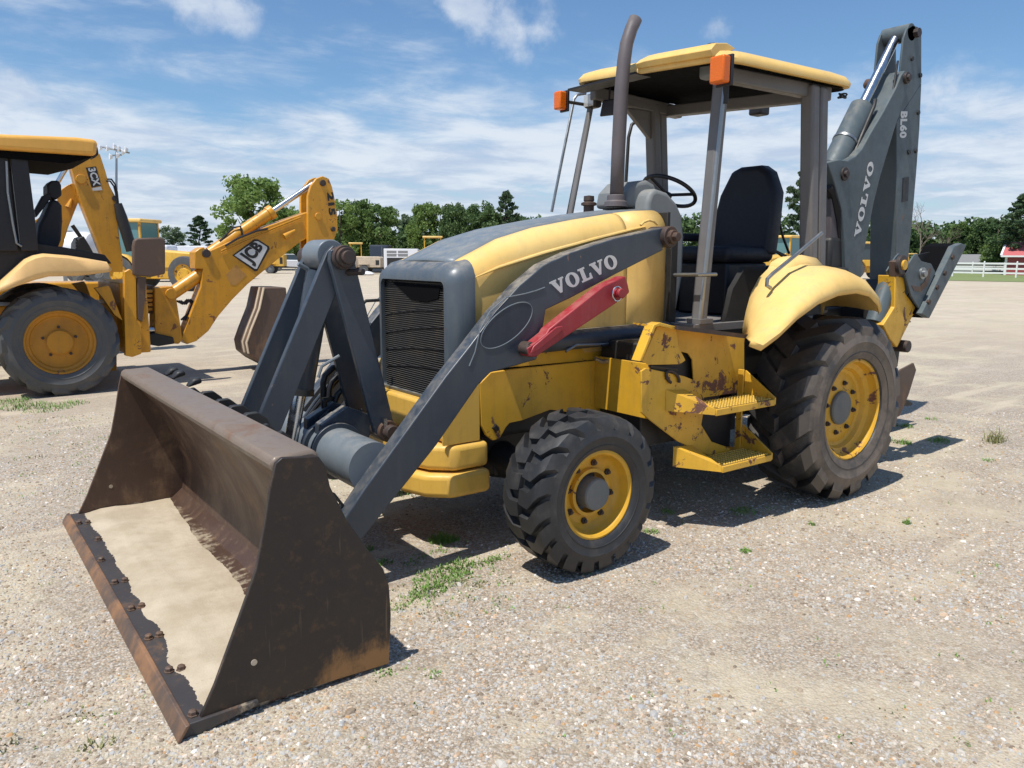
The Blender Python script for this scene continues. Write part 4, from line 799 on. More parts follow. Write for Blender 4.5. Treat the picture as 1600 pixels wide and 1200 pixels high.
RFm=MB().prism(prof(-6.2,[(-150,203),(0,209),(120,214),(151,218),(153,224),(151,243),(120,241),(0,233),(-150,228)]),-8.0,-6.2); JR=part('canopy_roof',RFm,'jroof',J,bevel=.05,seg=4)
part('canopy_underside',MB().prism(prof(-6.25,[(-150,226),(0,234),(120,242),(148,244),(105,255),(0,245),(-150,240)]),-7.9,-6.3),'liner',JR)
part('work_light',MB().prism(prof(-6.2,[(142,228),(155,228),(157,240),(150,246),(144,243)]),-6.5,-6.3),'black',JR,bevel=.01)
for s in (1,-1):
    y0=-7.1+s*.72
    part('cab_post',MB().prism(prof(-6.35,[(15,232),(41,232),(54,335),(60,392),(33,392),(20,280)]),y0-.04,y0+.04),'black',J,bevel=.005)
    part('cab_post',MB().prism(prof(-6.35,[(-80,228),(11,232),(28,392),(-80,392)]) if s>0 else prof(-6.35,[(-80,228),(-60,228),(-40,392),(-60,392)]),y0-.03,y0+.03),'black',J,bevel=.005)
part('door_rail',MB().tube([P(x,y,-6.33) for x,y in ((10,252),(12,300),(20,350),(26,380),(34,385))],.013,8),'steel',J)
part('cab_sill',MB().prism(prof(-6.4,[(-80,388),(30,380),(60,380),(100,386),(165,398),(176,412),(165,412),(100,402),(66,399),(45,408),(0,446),(-80,500)]),-7.8,-6.45),'black',J,bevel=.01)
part('operator_seat',MB().prism(prof(-7.0,[(52,388),(58,352),(68,335),(76,316),(80,312),(88,315),(94,322),(95,345),(93,375),(86,392)]),-7.35,-6.85),'seat',J,bevel=.03,seg=3)
part('head_rest',MB().prism(prof(-7.0,[(72,290),(78,283),(90,283),(94,290),(95,306),(86,313),(78,310),(72,302)]),-7.3,-6.9),'seat',J,bevel=.02,seg=3); part('seat_arm',MB().prism(prof(-6.95,[(53,330),(66,306),(76,302),(80,308),(68,325),(56,340)]),-7.05,-6.9),'seat',J,bevel=.01)
# king post and swing hinge
KP=part('king_post',MB().prism(prof(-7.0,[(240,449),(268,447),(272,452),(284,530),(278,537),(262,536),(240,520)]),-7.25,-6.95),'jy',J,bevel=.012)
part('king_pin',MB().disc(P(267,459,-6.95),.07,.06,seg=18),'jy',KP,bevel=.006); 
part('swing_hinge',MB().prism(prof(-7.0,[(222,522),(240,520),(268,526),(270,536),(245,540),(222,536)]),-7.35,-6.9),'under',J,bevel=.01)
q=part('swing_carriage',MB().prism(prof(-7.05,[(221,446),(242,446),(242,490),(222,490)]),-7.6,-7.05),'brownpad',J,bevel=.01)
for k in range(5): part('carriage_bolt',MB().tube([P(226,455+7*k,-7.03),P(238,455+7*k,-7.03)],.022,8),'jy',q)
part('slew_cylinder',MB().tube([P(220,516,-7.0),P(250,515,-7.0)],.045,12),'chrome',J)
by=-6.95
JB=part('boom',MB().prism(prof(by,[(304,394),(312,388),(318,386),(326,393),(356,379),(422,352),(481,331),(486,350),(481,372),(468,379),(433,406),(387,444),(364,467),(341,494),(326,517),(307,533),(292,538),(284,530),(286,522),(295,498),(314,448),(317,420),(305,420)]),by-.26,by),'jy',J,bevel=.010)
c=P(322,396,by); part('boom_pin',MB().disc((c[0],by-.13,c[2]),.055,.32,seg=16),'rust',JB,bevel=.004)
a=P(444,370,by+.02); b=P(461,360,by+.02); part('boom_grip',MB().tube([a,b],[.045,.02],12),'jy',JB)
pl=prof(by,[(363,399),(397,374),(403,374),(420,385),(421,389),(402,423),(398,424)]); pl2=prof(by,[(366,399),(398,377),(403,377),(417,386),(417,389),(401,420),(398,420)])
LPm=part('logo_plate',MB().prism(pl,by+.001,by+.006),'blackdecal',JB); part('logo_panel',MB().prism(pl2,by+.0065,by+.009),'white_decal',LPm)
o=np.array(P(398,417.5,by)); u=np.array(P(416,389,by))-o; v=np.array(P(371,399,by))-o
tmj=fonttext('JCB',.07,1.0); w_=tmj[1]
mbj=tmj[0]; q=MB(); q.add([tuple(o+u*(a/w_)+v*b*(1-.30*a/w_)+np.array([0,.0105,0])) for a,b,_ in mbj.v],mbj.f); lo=part('logo_letters',q,'blackdecal',JB,smooth=0); k=lo.modifiers.new('s','SOLIDIFY'); k.thickness=.0015
part('faded_decal',MB().prism(prof(by,[(353,429),(369,414),(385,430),(368,446),(360,445)]),by+.0005,by+.0025),'brownpad' if 0 else paint('worn_decal',(.50,.25,.06),.5,.6,(.25,.13,.05)),JB)
dy=-6.90
DPj=prof(dy,[(481,306),(486,290),(494,279),(504,275),(514,279),(519,292),(523,310),(527,335),(528,358),(524,370),(521,376),(521,400),(512,470),(500,530),(488,530),(484,470),(481,400)])
JDp=part('dipper',MB().prism(DPj,dy-.06,dy).prism(DPj,dy-.32,dy-.26).prism(prof(dy,[(497,330),(526,340),(520,400),(505,500),(490,500),(486,400)]),dy-.26,dy-.06),'jy',J,bevel=.008)
for a,b,r in ((504,286,.045),(497,338,.05),(520,358,.035)): c=P(a,b,dy); part('dipper_pin',MB().disc((c[0],dy-.16,c[2]),r,.37,seg=14),'rust' if b!=338 else 'jy',JDp,bevel=.004)
o=np.array(P(511,301,dy)); u=np.array(P(514,337,dy))-o; v=np.array(P(521,300,dy))-o; decal('dipper_lettering',fonttext('215',.07,1.0),o,u,v,'blackdecal',JDp)
a=Vector(P(328,396,by-.13)); b=Vector(P(494,284,by-.13)); d=b-a; JC=part('dipper_cylinder',MB().tube([a,a+d*.56],.085,18),'jy',J,smooth=50); part('cylinder_rod',MB().tube([a+d*.55,b],.038,14),'chrome',JC); part('cylinder_gland',MB().tube([a+d*.53,a+d*.57],.10,18),'jy',JC)
part('hydraulic_hose',MB().tube([P(x,y,by+.02) for x,y in ((352,384),(372,372),(400,361),(418,357))],.014,8),'black',J)
for k in range(2): part('steel_pipe',MB().tube([P(x,y+3*k,by+.015) for x,y in ((345,392),(380,376),(420,359),(470,339))],.009,6),'jy',J)
part('hydraulic_hose',MB().tube([a+d*.08+Vector((0,.05,.08)),a+d*.2+Vector((0,.05,.14)),a+d*.26+Vector((0,.08,.10)),a+d*.27+Vector((0,.1,-.06))],.014,8),'black',JC)
a=Vector(P(264,462,by-.12)); b=Vector(P(318,425,by-.12)); part('boom_cylinder',MB().tube([a,b],.085,16),'jy',J,smooth=50); 
for k in range(3): part('hydraulic_hose',MB().tube([P(x+3*k,y,by-.1) for x,y in ((276,470),(285,475),(292,468),(300,475),(294,490),(283,500))],.014,8),'black',J)
JK=part('digging_bucket',MB().prism(prof(-6.75,[(412,449),(446,449),(449,482),(470,500),(480,540),(475,585),(440,583),(403,564),(388,552),(385,535),(392,515),(405,482)]),-7.3,-6.72),'brownpad',J,bevel=.015)
for dx in (0,.16): 
    rib=prof(-6.75,[(412,449),(405,482),(392,515),(385,535),(388,552)]); part('bucket_rib',MB().loft([[(x+.012+.0,-6.70-dx,z),(x-.0,-6.70-dx,z),(x-.0,-6.76-dx,z),(x+.012,-6.76-dx,z)] for x,z in rib]),'tan',JK)
# second yellow machine, its boom raised behind the first
K=thing('backhoe_loader','yellow backhoe loader mostly hidden behind another, raised folded boom marked 3CX','backhoe loader',(2.0,-10.2,0))
ky=-10.0
KB=part('boom',MB().prism(prof(ky,[(108,252),(118,248),(135,244),(156,240),(165,268),(171,290),(183,312),(184,345),(187,375),(192,407),(192,425),(166,425),(161,402),(143,357),(126,315),(117,284)]),ky-.28,ky),'jy',K,bevel=.01)
c=P(126,280,ky); part('boom_pin',MB().disc((c[0],ky,c[2]),.07,.08,seg=16),'jy',KB,bevel=.005)
c=P(179,310,ky); part('boom_pin',MB().disc((c[0],ky,c[2]),.04,.05,seg=12),'rust',KB)
LP_=part('number_plate',MB().prism(prof(ky,[(134,262),(150,260),(158,290),(143,293)]),ky+.001,ky+.005),'blackdecal',KB)
o=np.array(P(137,263,ky)); u=np.array(P(146,291,ky))-o; v=np.array(P(148.5,261.5,ky))-o; decal('number_lettering',fonttext('3CX',.05,1.05),o,u,v,'white_decal',LP_,lift=.006)
part('small_sticker',MB().prism(prof(ky,[(144,294),(158,291.5),(160,297),(145,298)]),ky+.001,ky+.004),'white_decal',KB)
part('dipper',MB().prism(prof(ky-.02,[(101,293),(108,288),(117,284),(127,300),(126,316),(110,356),(100,392),(97,410),(80,410),(83,387),(92,347),(93,303)]),ky-.32,ky-.30+.02),'jy',K,bevel=.01)
part('dipper_grip',MB().tube([P(107,324,ky-.28),P(112,311,ky-.28)],[.05,.02],10),'jy',K)
part('dipper',MB().prism(prof(ky-.02,[(50,352),(56,345),(70,335),(74,345),(60,368),(50,372)]),ky-.32,ky-.28),'jy',K)
part('dipper_ram',MB().tube([P(107,256,ky-.14),P(86,292,ky-.14)],.035,10),'chrome',K)
part('boom_ram',MB().tube([P(184,318,ky+.05),P(190,340,ky+.05),P(206,392,ky+.05)],[.06,.085,.085],12),'under',K)
for k in range(2): part('hydraulic_hose',MB().tube([P(x-2*k,y+3*k,ky+.03) for x,y in ((168,280),(174,280),(180,288),(183,300),(185,320))],.013,8),'black',K)
part('digging_bucket',MB().prism(prof(ky-.1,[(119,402),(120,380),(124,371),(131,369),(140,384),(146,395),(147,404),(143,412),(122,412)]),ky-.7,ky-.1),'under',K,bevel=.01)
for k in range(6): part('tooth',MB().prism(prof(ky-.1,[(121,373+5*k),(118,372+5*k),(118,375+5*k),(121,377+5*k)]),ky-.2,ky-.1),'under',K)
part('bucket_link',MB().tube([P(113,352,ky-.2),P(127,372,ky-.2)],.03,8),'under',K)
part('chassis',MB().box(.2,4.6,-10.7,-9.9,.4,1.15).box(3.2,4.7,-10.65,-9.95,1.15,1.7),'jy',K,bevel=.03)
for s in (1,-1):
    wheel(K,(2.3,-10.3+s*.8,.605),s,.612,.40,.352,13,.125,.038,-.40,'r4','jrim','tyre_far',JD,'jrim',.135,-.03,(.17,5,-.07)); wheel(K,(4.2,-10.3+s*.8,.45),s,.45,.30,.24,16,.08,.03,.3,'r4','jy','tyre_far',[(.22,-.02),(.20,-.06),(.10,-.06)],'jy',.09,-.03,(.13,5,-.06))
# ---- things further off, each built round its own base and turned into place
def settle(root,px,py,yaw,scale=1):
    p=PZ(px,py); root.location=(p[0],p[1],0); root.rotation_euler=(0,0,yaw); root.scale=(scale,)*3
def away(px,py):   # heading that runs to the right of the picture at that spot
    return math.atan2(RT[1],RT[0])
def plain_wheel(par,c,s,r,w,mat='yellow_deep'):
    W_=part('wheel',MB().lathe([(.001,s*w*.42),(r*.3,s*w*.42),(r*.34,s*w*.28),(r*.5,s*w*.26),(r*.56,s*w*.48)],c,24),mat,par)
    part('tyre',MB().lathe([(r*.54,-w*.45),(r*.75,-w*.5),(r*.95,-w*.45),(r,-w*.25),(r,w*.25),(r*.95,w*.45),(r*.75,w*.5),(r*.54,w*.45)],c,28),'tyre_far',W_)
def tractor(name,label,cat,px,py,yaw,scale=1,L=3.4,cabx=(-1.0,.3),cabh=2.9,hood=1.6,glass='glass_teal',body='yellow',rw=.7,fw=.5,canopy=False,roofm='yellow_pale',loader=False):
    t=thing(name,label,cat)
    part('frame',MB().box(-L*.45,L*.55,-.42,.42,.5,1.0),'yellow_deep',t,bevel=.03)
    part('bonnet',MB().loft([[(cabx[1],-.5,.98),(cabx[1],.5,.98),(cabx[1],.48,hood),(cabx[1],.40,hood+.06),(cabx[1],-.40,hood+.06),(cabx[1],-.48,hood)],[(L*.55,-.45,.98),(L*.55,.45,.98),(L*.55,.43,hood-.2),(L*.55,.36,hood-.14),(L*.55,-.36,hood-.14),(L*.55,-.43,hood-.2)]]),body,t,bevel=.03)
    x0,x1=cabx; part('cab_base',MB().box(x0-.15,x1,-.72,.72,.98,1.45),body,t,bevel=.03)
    for xa in (x0,x1-.08):
        for ya in (-.70,.62): part('cab_post',MB().box(xa,xa+.08,ya,ya+.08,1.45,cabh-.16),'yellow_deep',t)
    if not canopy:
        for ya in (-.66,.64): part('window',MB().box(x0+.085,x1-.085,ya,ya+.02,1.47,cabh-.17),glass,t)
        part('windscreen',MB().box(x1-.05,x1-.03,-.61,.61,1.47,cabh-.17),glass,t); part('window',MB().box(x0+.03,x0+.05,-.61,.61,1.47,cabh-.17),glass,t)
    else: part('seat',MB().box(x0+.3,x0+.8,-.25,.25,1.455,1.6).box(x0+.25,x0+.36,-.25,.25,1.6,2.1),'black',t,bevel=.03)
    part('roof',MB().box(x0-.12,x1+.12,-.80,.80,cabh-.16,cabh),roofm,t,bevel=.05)
    for s in (1,-1):
        plain_wheel(t,(-L*.27,s*.85,rw),s,rw,.45); plain_wheel(t,(L*.38,s*.80,fw),s,fw,.36)
        part('fender',MB().loft([[(-L*.27+(rw+.08)*math.cos(a),s*.60,rw+(rw+.08)*math.sin(a)),(-L*.27+(rw+.08)*math.cos(a),s*1.08,rw+(rw+.08)*math.sin(a))] for a in np.linspace(.3,2.8,9)],closed=False),body,t,solid=.02)
        part('head_lamp',MB().disc((L*.55+.01,s*.28,hood-.28),.07,.03,'x',12),'clear',t)
    if loader:
        for s in (1,-1): part('loader_arm',MB().prism([(x1,1.7),(x1+.3,1.8),(L*.62,.9),(L*.7,.35),(L*.62,.35),(L*.52,.85),(x1,1.55)],s*.62-.04,s*.62+.04),'yellow_deep',t)
        part('loader_bucket',MB().prism([(L*.68,.25),(L*.95,.10),(L*.95,.07),(L*.64,.07),(L*.60,.45),(L*.70,.85),(L*.72,.83),(L*.65,.45)],-1.1,1.1),'brownpad',t)
    settle(t,px,py,yaw,scale); return t
RTY=math.atan2(RT[1],RT[0])
tractor('wheel_loader','yellow wheel loader with square glazed cab standing behind the brown stabiliser pad','wheel loader',250,453,RTY-.15,1.0,L=4.6,cabx=(-1.6,-.3),cabh=3.1,hood=1.75,rw=.75,fw=.75,glass='glass_teal',roofm='yellow_pale')
tractor('backhoe_loader','yellow machine with blue-green windscreen seen behind the open cab of the large backhoe','backhoe loader',1222,442,RTY+.7+PI,1.0,L=3.8,cabx=(-.9,.5),cabh=2.85,hood=1.65,rw=.7,fw=.5,glass='glass_teal',loader=True)
tractor('backhoe_loader','yellow machine with yellow wheel hub seen in the gap behind the VOLVO boom','backhoe loader',1345,436,RTY+.1,.95,L=3.8,cabx=(-.9,.4),cabh=2.8,hood=1.7,rw=.72,fw=.55,glass='glass')
tractor('tractor','yellow tractor with small pale canopy parked before the trees right of the front pin','tractor',556,424,RTY+.2,1.0,L=3.2,cabx=(-.5,.6),cabh=2.75,hood=1.45,canopy=True)
tractor('tractor','yellow tractor with flat tan canopy showing just above the grey bonnet','tractor',672,424,RTY+.1,1.12,L=3.4,cabx=(-.5,1.0),cabh=3.05,hood=1.45,canopy=True)
tractor('forklift','small yellow machine with flat roof behind the upturned stabiliser pad','forklift',1416,428,RTY+.3,.75,L=3.0,cabx=(-.5,.6),cabh=2.6,hood=1.5,canopy=True)
# towed yellow compressor, tan generator trailer
def towed(name,label,cat,px,py,mat,Lb,h0,h1,yaw,r=.38):
    t=thing(name,label,cat)
    b=part('housing',MB().prism([(-Lb/2,h0),(Lb/2,h0),(Lb/2,h1-.12),(Lb/2-.15,h1),(-Lb/2+.25,h1),(-Lb/2,h1-.25)],-.7,.7),mat,t,bevel=.05); 
    part('door_panel',MB().box(-Lb*.35,Lb*.3,-.712,-.701,h0+.15,h1-.25),mat,b,bevel=.004); part('vent',MB().box(Lb*.33,Lb*.45,-.712,-.701,h0+.2,h1-.3),'under',b)
    part('draw_bar',MB().tube([(Lb/2-.1,0,h0-.05),(Lb/2+1.1,0,h0-.12)],.05,8),'under',t); part('jack_leg',MB().tube([(Lb/2+.8,0,h0-.05),(Lb/2+.8,0,.02)],.035,8),'steel',t)
    for s in (1,-1): plain_wheel(t,(-.15,s*.82,r),s,r,.22,'dash'); part('mudguard',MB().box(-.6,.3,s*.82-.14,s*.82+.14,r*2+.03,r*2+.07),mat,t)
    part('chassis',MB().box(-Lb/2,Lb/2,-.55,.55,h0-.12,h0-.002),'under',t); settle(t,px,py,yaw); return t
towed('compressor','small yellow towed compressor below the low golden boom near the white car','compressor',428,427,'yellow',2.0,.6,1.65,RTY+.1)
towed('generator','tan box generator on a two-wheel trailer left of the white framed unit','generator',575,428,'tan',2.5,.55,1.45,RTY-.05)
# drum on cradle
t=thing('water_tank','short tan drum tank lying beside the tan trailer','tank'); part('drum',MB().lathe([(.001,-.8),(.4,-.78),(.5,-.7),(.5,.7),(.4,.78),(.001,.8)],(0,0,.95),24),'tan',t); part('cradle',MB().box(-.45,.45,-.6,-.5,.02,.7).box(-.45,.45,.5,.6,.02,.7),'under',t); settle(t,548,428,RTY+.6)
# white car
def suv():
    t=thing('parked_car','white car parked far behind the low golden boom','car')
    part('body',MB().prism([(-2.2,.35),(-2.25,.8),(-2.15,1.0),(-1.2,1.08),(1.0,1.05),(1.9,.95),(2.2,.75),(2.2,.35)],-.88,.88),'white',t,bevel=.08,seg=3)
    part('cabin',MB().loft([[(-2.0,-.8,1.02),(1.0,-.8,1.02),(1.0,.8,1.02),(-2.0,.8,1.02)],[(-1.75,-.65,1.58),(.2,-.65,1.58),(.2,.65,1.58),(-1.75,.65,1.58)]]),'glass',t,bevel=.03); part('roof',MB().box(-1.75,.22,-.66,.66,1.57,1.64),'white',t,bevel=.03)
    for s in (1,-1):
        for x in (-1.4,1.4): plain_wheel(t,(x,s*.80,.34),s,.34,.22,'steel')
        part('head_lamp',MB().box(2.12,2.22,s*.68-.14,s*.68+.14,.68,.82),'clear',t)
    settle(t,455,423,RTY+.5)
suv()
# white lorry tractor and tank trailer
def lorry():
    t=thing('lorry','white long-nosed lorry with rounded mudguards behind the brown stabiliser pad','lorry')
    part('cab',MB().box(-1.6,.2,-1.1,1.1,.9,2.1),'white',t,bevel=.15,seg=4); part('bonnet',MB().prism([(.15,.85),(1.9,.8),(1.95,1.2),(1.6,1.55),(.15,1.75)],-.75,.75),'white',t,bevel=.15,seg=4); part('window',MB().box(-1.0,.0,-1.11,-1.101,1.45,2.0),'glass',t)
    part('chassis',MB().box(-5.5,1.9,-.45,.45,.55,.85),'under',t); part('fuel_tank',MB().tube([(-2.4,.95,.7),(-1.0,.95,.7)],.32,16),'steel',t)
    for s in (1,-1):
        part('mudguard',MB().loft([[(1.1+.68*math.cos(a),s*.7,.52+.68*math.sin(a)),(1.1+.68*math.cos(a),s*1.15,.52+.68*math.sin(a))] for a in np.linspace(.0,3.1,11)],closed=False),'white',t,solid=.04)
        for x in (1.1,-3.6,-4.8): plain_wheel(t,(x,s*.95,.52),s,.52,.3,'steel')
    settle(t,268,440,RTY+.15)
lorry()
def flatbed():
    t=thing('flatbed_trailer','grey flatbed trailer with dark boxes behind the low golden boom foot','trailer')
    part('deck',MB().box(-3,3,-1.2,1.2,1.35,1.5),'white',t,bevel=.02); part('box_load',MB().box(-1.2,.9,-.8,.8,1.5,2.1),'white',t,bevel=.03); part('box_lid',MB().box(.95,2.2,-.8,.8,1.5,2.0),'navy',t,bevel=.03); part('frame',MB().box(-2.8,2.8,-.5,.5,.9,1.35).box(-.5,2.2,-.9,.9,.5,1.3),'under',t,bevel=.03)
    for s in (1,-1):
        for x in (-2.1,-1.0,2.0): plain_wheel(t,(x,s*.95,.5),s,.5,.3,'steel')
    settle(t,312,436,RTY)
flatbed()
def tanker():
    t=thing('tank_trailer','large pale white tank trailer seen beneath the raised 3CX boom','trailer')
    part('tank',MB().lathe([(.001,-4.5),(.7,-4.4),(1.05,-4.2),(1.15,-3.9),(1.15,3.9),(1.05,4.2),(.7,4.4),(.001,4.5)],(0,0,2.25),32,'x'),'white',t); part('walkway',MB().box(-3,3,-.2,.2,3.40,3.46),'steel',t); part('frame',MB().box(-4,4,-.5,.5,.8,1.2),'under',t)
    for k in range(3): part('hatch',MB().disc((-2+2*k,0,3.50),.28,.12,'z',16),'steel',t)
    for s in (1,-1):
        for x in (-3.4,-2.2): plain_wheel(t,(x,s*.95,.5),s,.5,.3,'steel')
    part('landing_leg',MB().box(2.6,2.8,-.6,-.5,.02,1.0).box(2.6,2.8,.5,.6,.02,1.0),'steel',t); settle(t,40,450,RTY+.05,.76)
tanker()
t=thing('container','dark blue steel container standing behind the tan trailer','container'); part('shell',MB().box(-.8,.8,-1.2,1.2,.05,2.45),'navy',t,bevel=.03); part('door',MB().box(-.7,.7,-1.23,-1.201,.15,2.35),'navy',t,bevel=.01); part('door_bar',MB().tube([(.3,-1.25,.2),(.3,-1.25,2.3)],.03,6),'steel',t); settle(t,596,426,RTY)
t=thing('generator_housing','white framed unit with dark lower panel and barred top vents left of the bonnet','generator')
part('shell',MB().box(-.95,1.6,-.98,1.0,.12,2.05),'white',t,bevel=.03)
part('dark_panel',MB().box(-.72,.85,-.99,-.981,.35,1.38),'under',t); part('vent',MB().box(-.72,.0,-.99,-.981,1.48,1.9),'shed',t); part('vent',MB().box(.12,.85,-.99,-.981,1.48,1.9),'shed',t)
part('frame_bar',MB().box(-.72,.85,-1.0,-.991,1.66,1.71),'white',t); part('skid',MB().box(-.9,1.5,-.9,-.7,.0,.12).box(-.9,1.5,.7,.9,.0,.12),'under',t); settle(t,622,431,RTY+.05)
t=thing('sack','crumpled white plastic sack on the ground below the tan trailer','sack'); part('sack_body',MB().lathe([(.001,0),(.5,.02),(.55,.12),(.35,.25),(.15,.3),(.001,.32)],(0,0,0),9,'z').lathe([(.001,0),(.3,.02),(.32,.12),(.2,.3),(.001,.36)],(.5,.1,0),7,'z'),'white',t,smooth=20); settle(t,574,430,0)
# ---- floodlight mast
def mast():
    p=PZ(181,425); D=float((p-CAM)@FW); t=thing('floodlight_mast','tall slim mast carrying a row of floodlights above the left trees','light mast',(p[0],p[1],0))
    top=at(182,237,D); part('pole',MB().tube([(p[0],p[1],0),(top[0],top[1],top[2])],[.16,.09],10),'steel',t)
    a=at(157,229,D); b=at(202,239,D); part('cross_arm',MB().tube([a,b],.07,8),'steel',t); a=at(174,243,D); b=at(190,242,D); part('cross_arm',MB().tube([a,b],.07,8),'steel',t)
    for px,py in ((160,231),(171,232),(182,229),(189,232),(200,234),(176,245),(187,243),(195,238)):
        c=at(px,py,D); part('floodlight',MB().lathe([(.08,.0),(.16,.05),(.27,.25),(.25,.27),(.001,.22)],c,12,'x'),'white',t)
mast()
# ---- fences, barn, shed, pole on the right
def fence(label,pts,h,sp,rails,w=.10):
    a=np.array(PZ(*pts[0])); b=np.array(PZ(*pts[1])); L=np.linalg.norm(b-a); n=max(2,int(round(L/sp))); t=thing('rail_fence',label,'fence',(a[0],a[1],0)); d=(b-a)/L; nn=np.array([-d[1],d[0],0])
    for k in range(n+1):
        p=a+(b-a)*k/n; q=MB(); q.add([tuple(p+d*i*w+nn*j*w+np.array([0,0,z])) for z in (0,h) for i,j in ((-.5,-.5),(.5,-.5),(.5,.5),(-.5,.5))]+[tuple(p+np.array([0,0,h+.05]))],[(0,3,2,1),(0,1,5,4),(1,2,6,5),(2,3,7,6),(3,0,4,7),(4,5,8),(5,6,8),(6,7,8),(7,4,8)]); part('post',q,'fence',t)
    for z in rails:
        q=MB(); q.add([tuple(p+nn*(w*.5+o)*1+np.array([0,0,zz])) for zz in (z-.07,z+.07) for p,o in ((a,.005),(b,.005),(b,.035),(a,.035))],[(0,3,2,1),(4,5,6,7),(0,1,5,4),(1,2,6,5),(2,3,7,6),(3,0,4,7)]); part('rail',q,'fence',t)
fence('nearer white three-rail fence across the right edge of the lot',((1488,432),(1760,438)),1.25,2.35,(.35,.70,1.10))
fence('farther low white fence before the grey shed roof',((1470,427.5),(1568,428.5)),1.12,2.9,(.4,.72,1.02))
def gable(name,label,cat,px0,px1,pyb,depth,hw,hr,wall,roof,trim=None):
    a=np.array(PZ(px0,pyb)); b=np.array(PZ(px1,pyb)); L=np.linalg.norm(b-a); r=a-CAM; r[2]=0; r/=np.linalg.norm(r); c_,s_=math.cos(R(-6)),math.sin(R(-6)); r=np.array([r[0]*c_-r[1]*s_,r[0]*s_+r[1]*c_,0]); d=np.array([r[1],-r[0],0]); n=np.array([d[1],-d[0],0]); n=n if (a-CAM)@n>0 else -n
    t=thing(name,label,cat,(a[0],a[1],0)); Q=lambda u,v,z:tuple(a+d*u+n*v+np.array([0,0,z]))
    q=MB(); q.add([Q(0,0,0),Q(L,0,0),Q(L,depth,0),Q(0,depth,0),Q(0,0,hw),Q(L,0,hw),Q(L,depth,hw),Q(0,depth,hw),Q(0,depth/2,hr-.05),Q(L,depth/2,hr-.05)],[(0,1,5,4),(2,3,7,6),(3,0,4,8,7),(1,2,6,9,5)]); part('wall',q,wall,t,smooth=0)
    q=MB(); e=.3; ov=.4; q.add([Q(-ov,-e,hw-.1),Q(L+ov,-e,hw-.1),Q(L+ov,depth/2,hr),Q(-ov,depth/2,hr),Q(-ov,depth+e,hw-.1),Q(L+ov,depth+e,hw-.1)],[(0,1,2,3),(3,2,5,4)]); part('roof',q,roof,t,smooth=0,solid=.1)
    if trim:
        q=MB().tube([Q(-ov,-e,hw-.05),Q(-ov,depth/2,hr+.05)],.12,4); q2=MB().tube([Q(0,-.03,0),Q(0,-.03,hw)],.12,4); part('white_trim',q,'fence',t); part('corner_trim',q2,'fence',t); part('eave_trim',MB().tube([Q(-ov,-e-.05,hw-.1),Q(L,-e-.05,hw-.1)],.10,4),'fence',t)
    return t
gable('barn','red steel barn with pale red roof and white trim at the right edge','barn',1570,1760,430,5,1.80,2.95,'barn','barnroof',True)
gable('shed','long low shed with weathered grey roof left of the red barn','shed',1440,1568,426,6,1.0,1.85,'shed','shed')
t=thing('utility_pole','short white post standing behind the upturned stabiliser pad','post'); part('pole',MB().tube([(0,0,0),(0,0,2.6)],.12,8),'fence',t); part('cap',MB().disc((0,0,2.62),.15,.04,'z',8),'fence',t); settle(t,1438,424,0)
# ================================================================== TREES
def limb(V,F,a,b,r0,r1,seg=6,bend=.0,rs=np.random):
    n=4; pts=[a+(b-a)*t+np.array([rs.randn()*bend,rs.randn()*bend,0])*math.sin(PI*t) for t in np.linspace(0,1,n+1)]
    mb=MB().tube([tuple(p) for p in pts],[r0+(r1-r0)*t for t in np.linspace(0,1,n+1)],seg); o=len(V); V+=mb.v; F+=[tuple(i+o for i in f) for f in mb.f]; return pts
def leaves(cl,nper,ls,seed,flat=1.0,aspect=1.0):
    rs=np.random.RandomState(seed); C=[];Rr=[]
    for (c,r) in cl: C.append(np.repeat([c],nper,0)); Rr.append(np.repeat([r],nper,0))
    C=np.concatenate(C); Rr=np.concatenate(Rr)[:,None]; n=len(C)
    d=rs.randn(n,3); d/=np.linalg.norm(d,axis=1)[:,None]; rad=rs.rand(n,1)**.45; p=C+d*Rr*rad*np.array([1,1,flat])
    u=rs.randn(n,3); u/=np.linalg.norm(u,axis=1)[:,None]; w=np.cross(u,rs.randn(n,3)); w/=np.linalg.norm(w,axis=1)[:,None]
    s=ls*(.6+.8*rs.rand(n,1)); u=u*s*aspect; w=w*s
    V=np.stack([p-u,p-u*.1+w*.6,p+u,p-u*.1-w*.6],1).reshape(-1,3); F=(np.arange(n)[:,None]*4+np.arange(4)[None]); return V,F
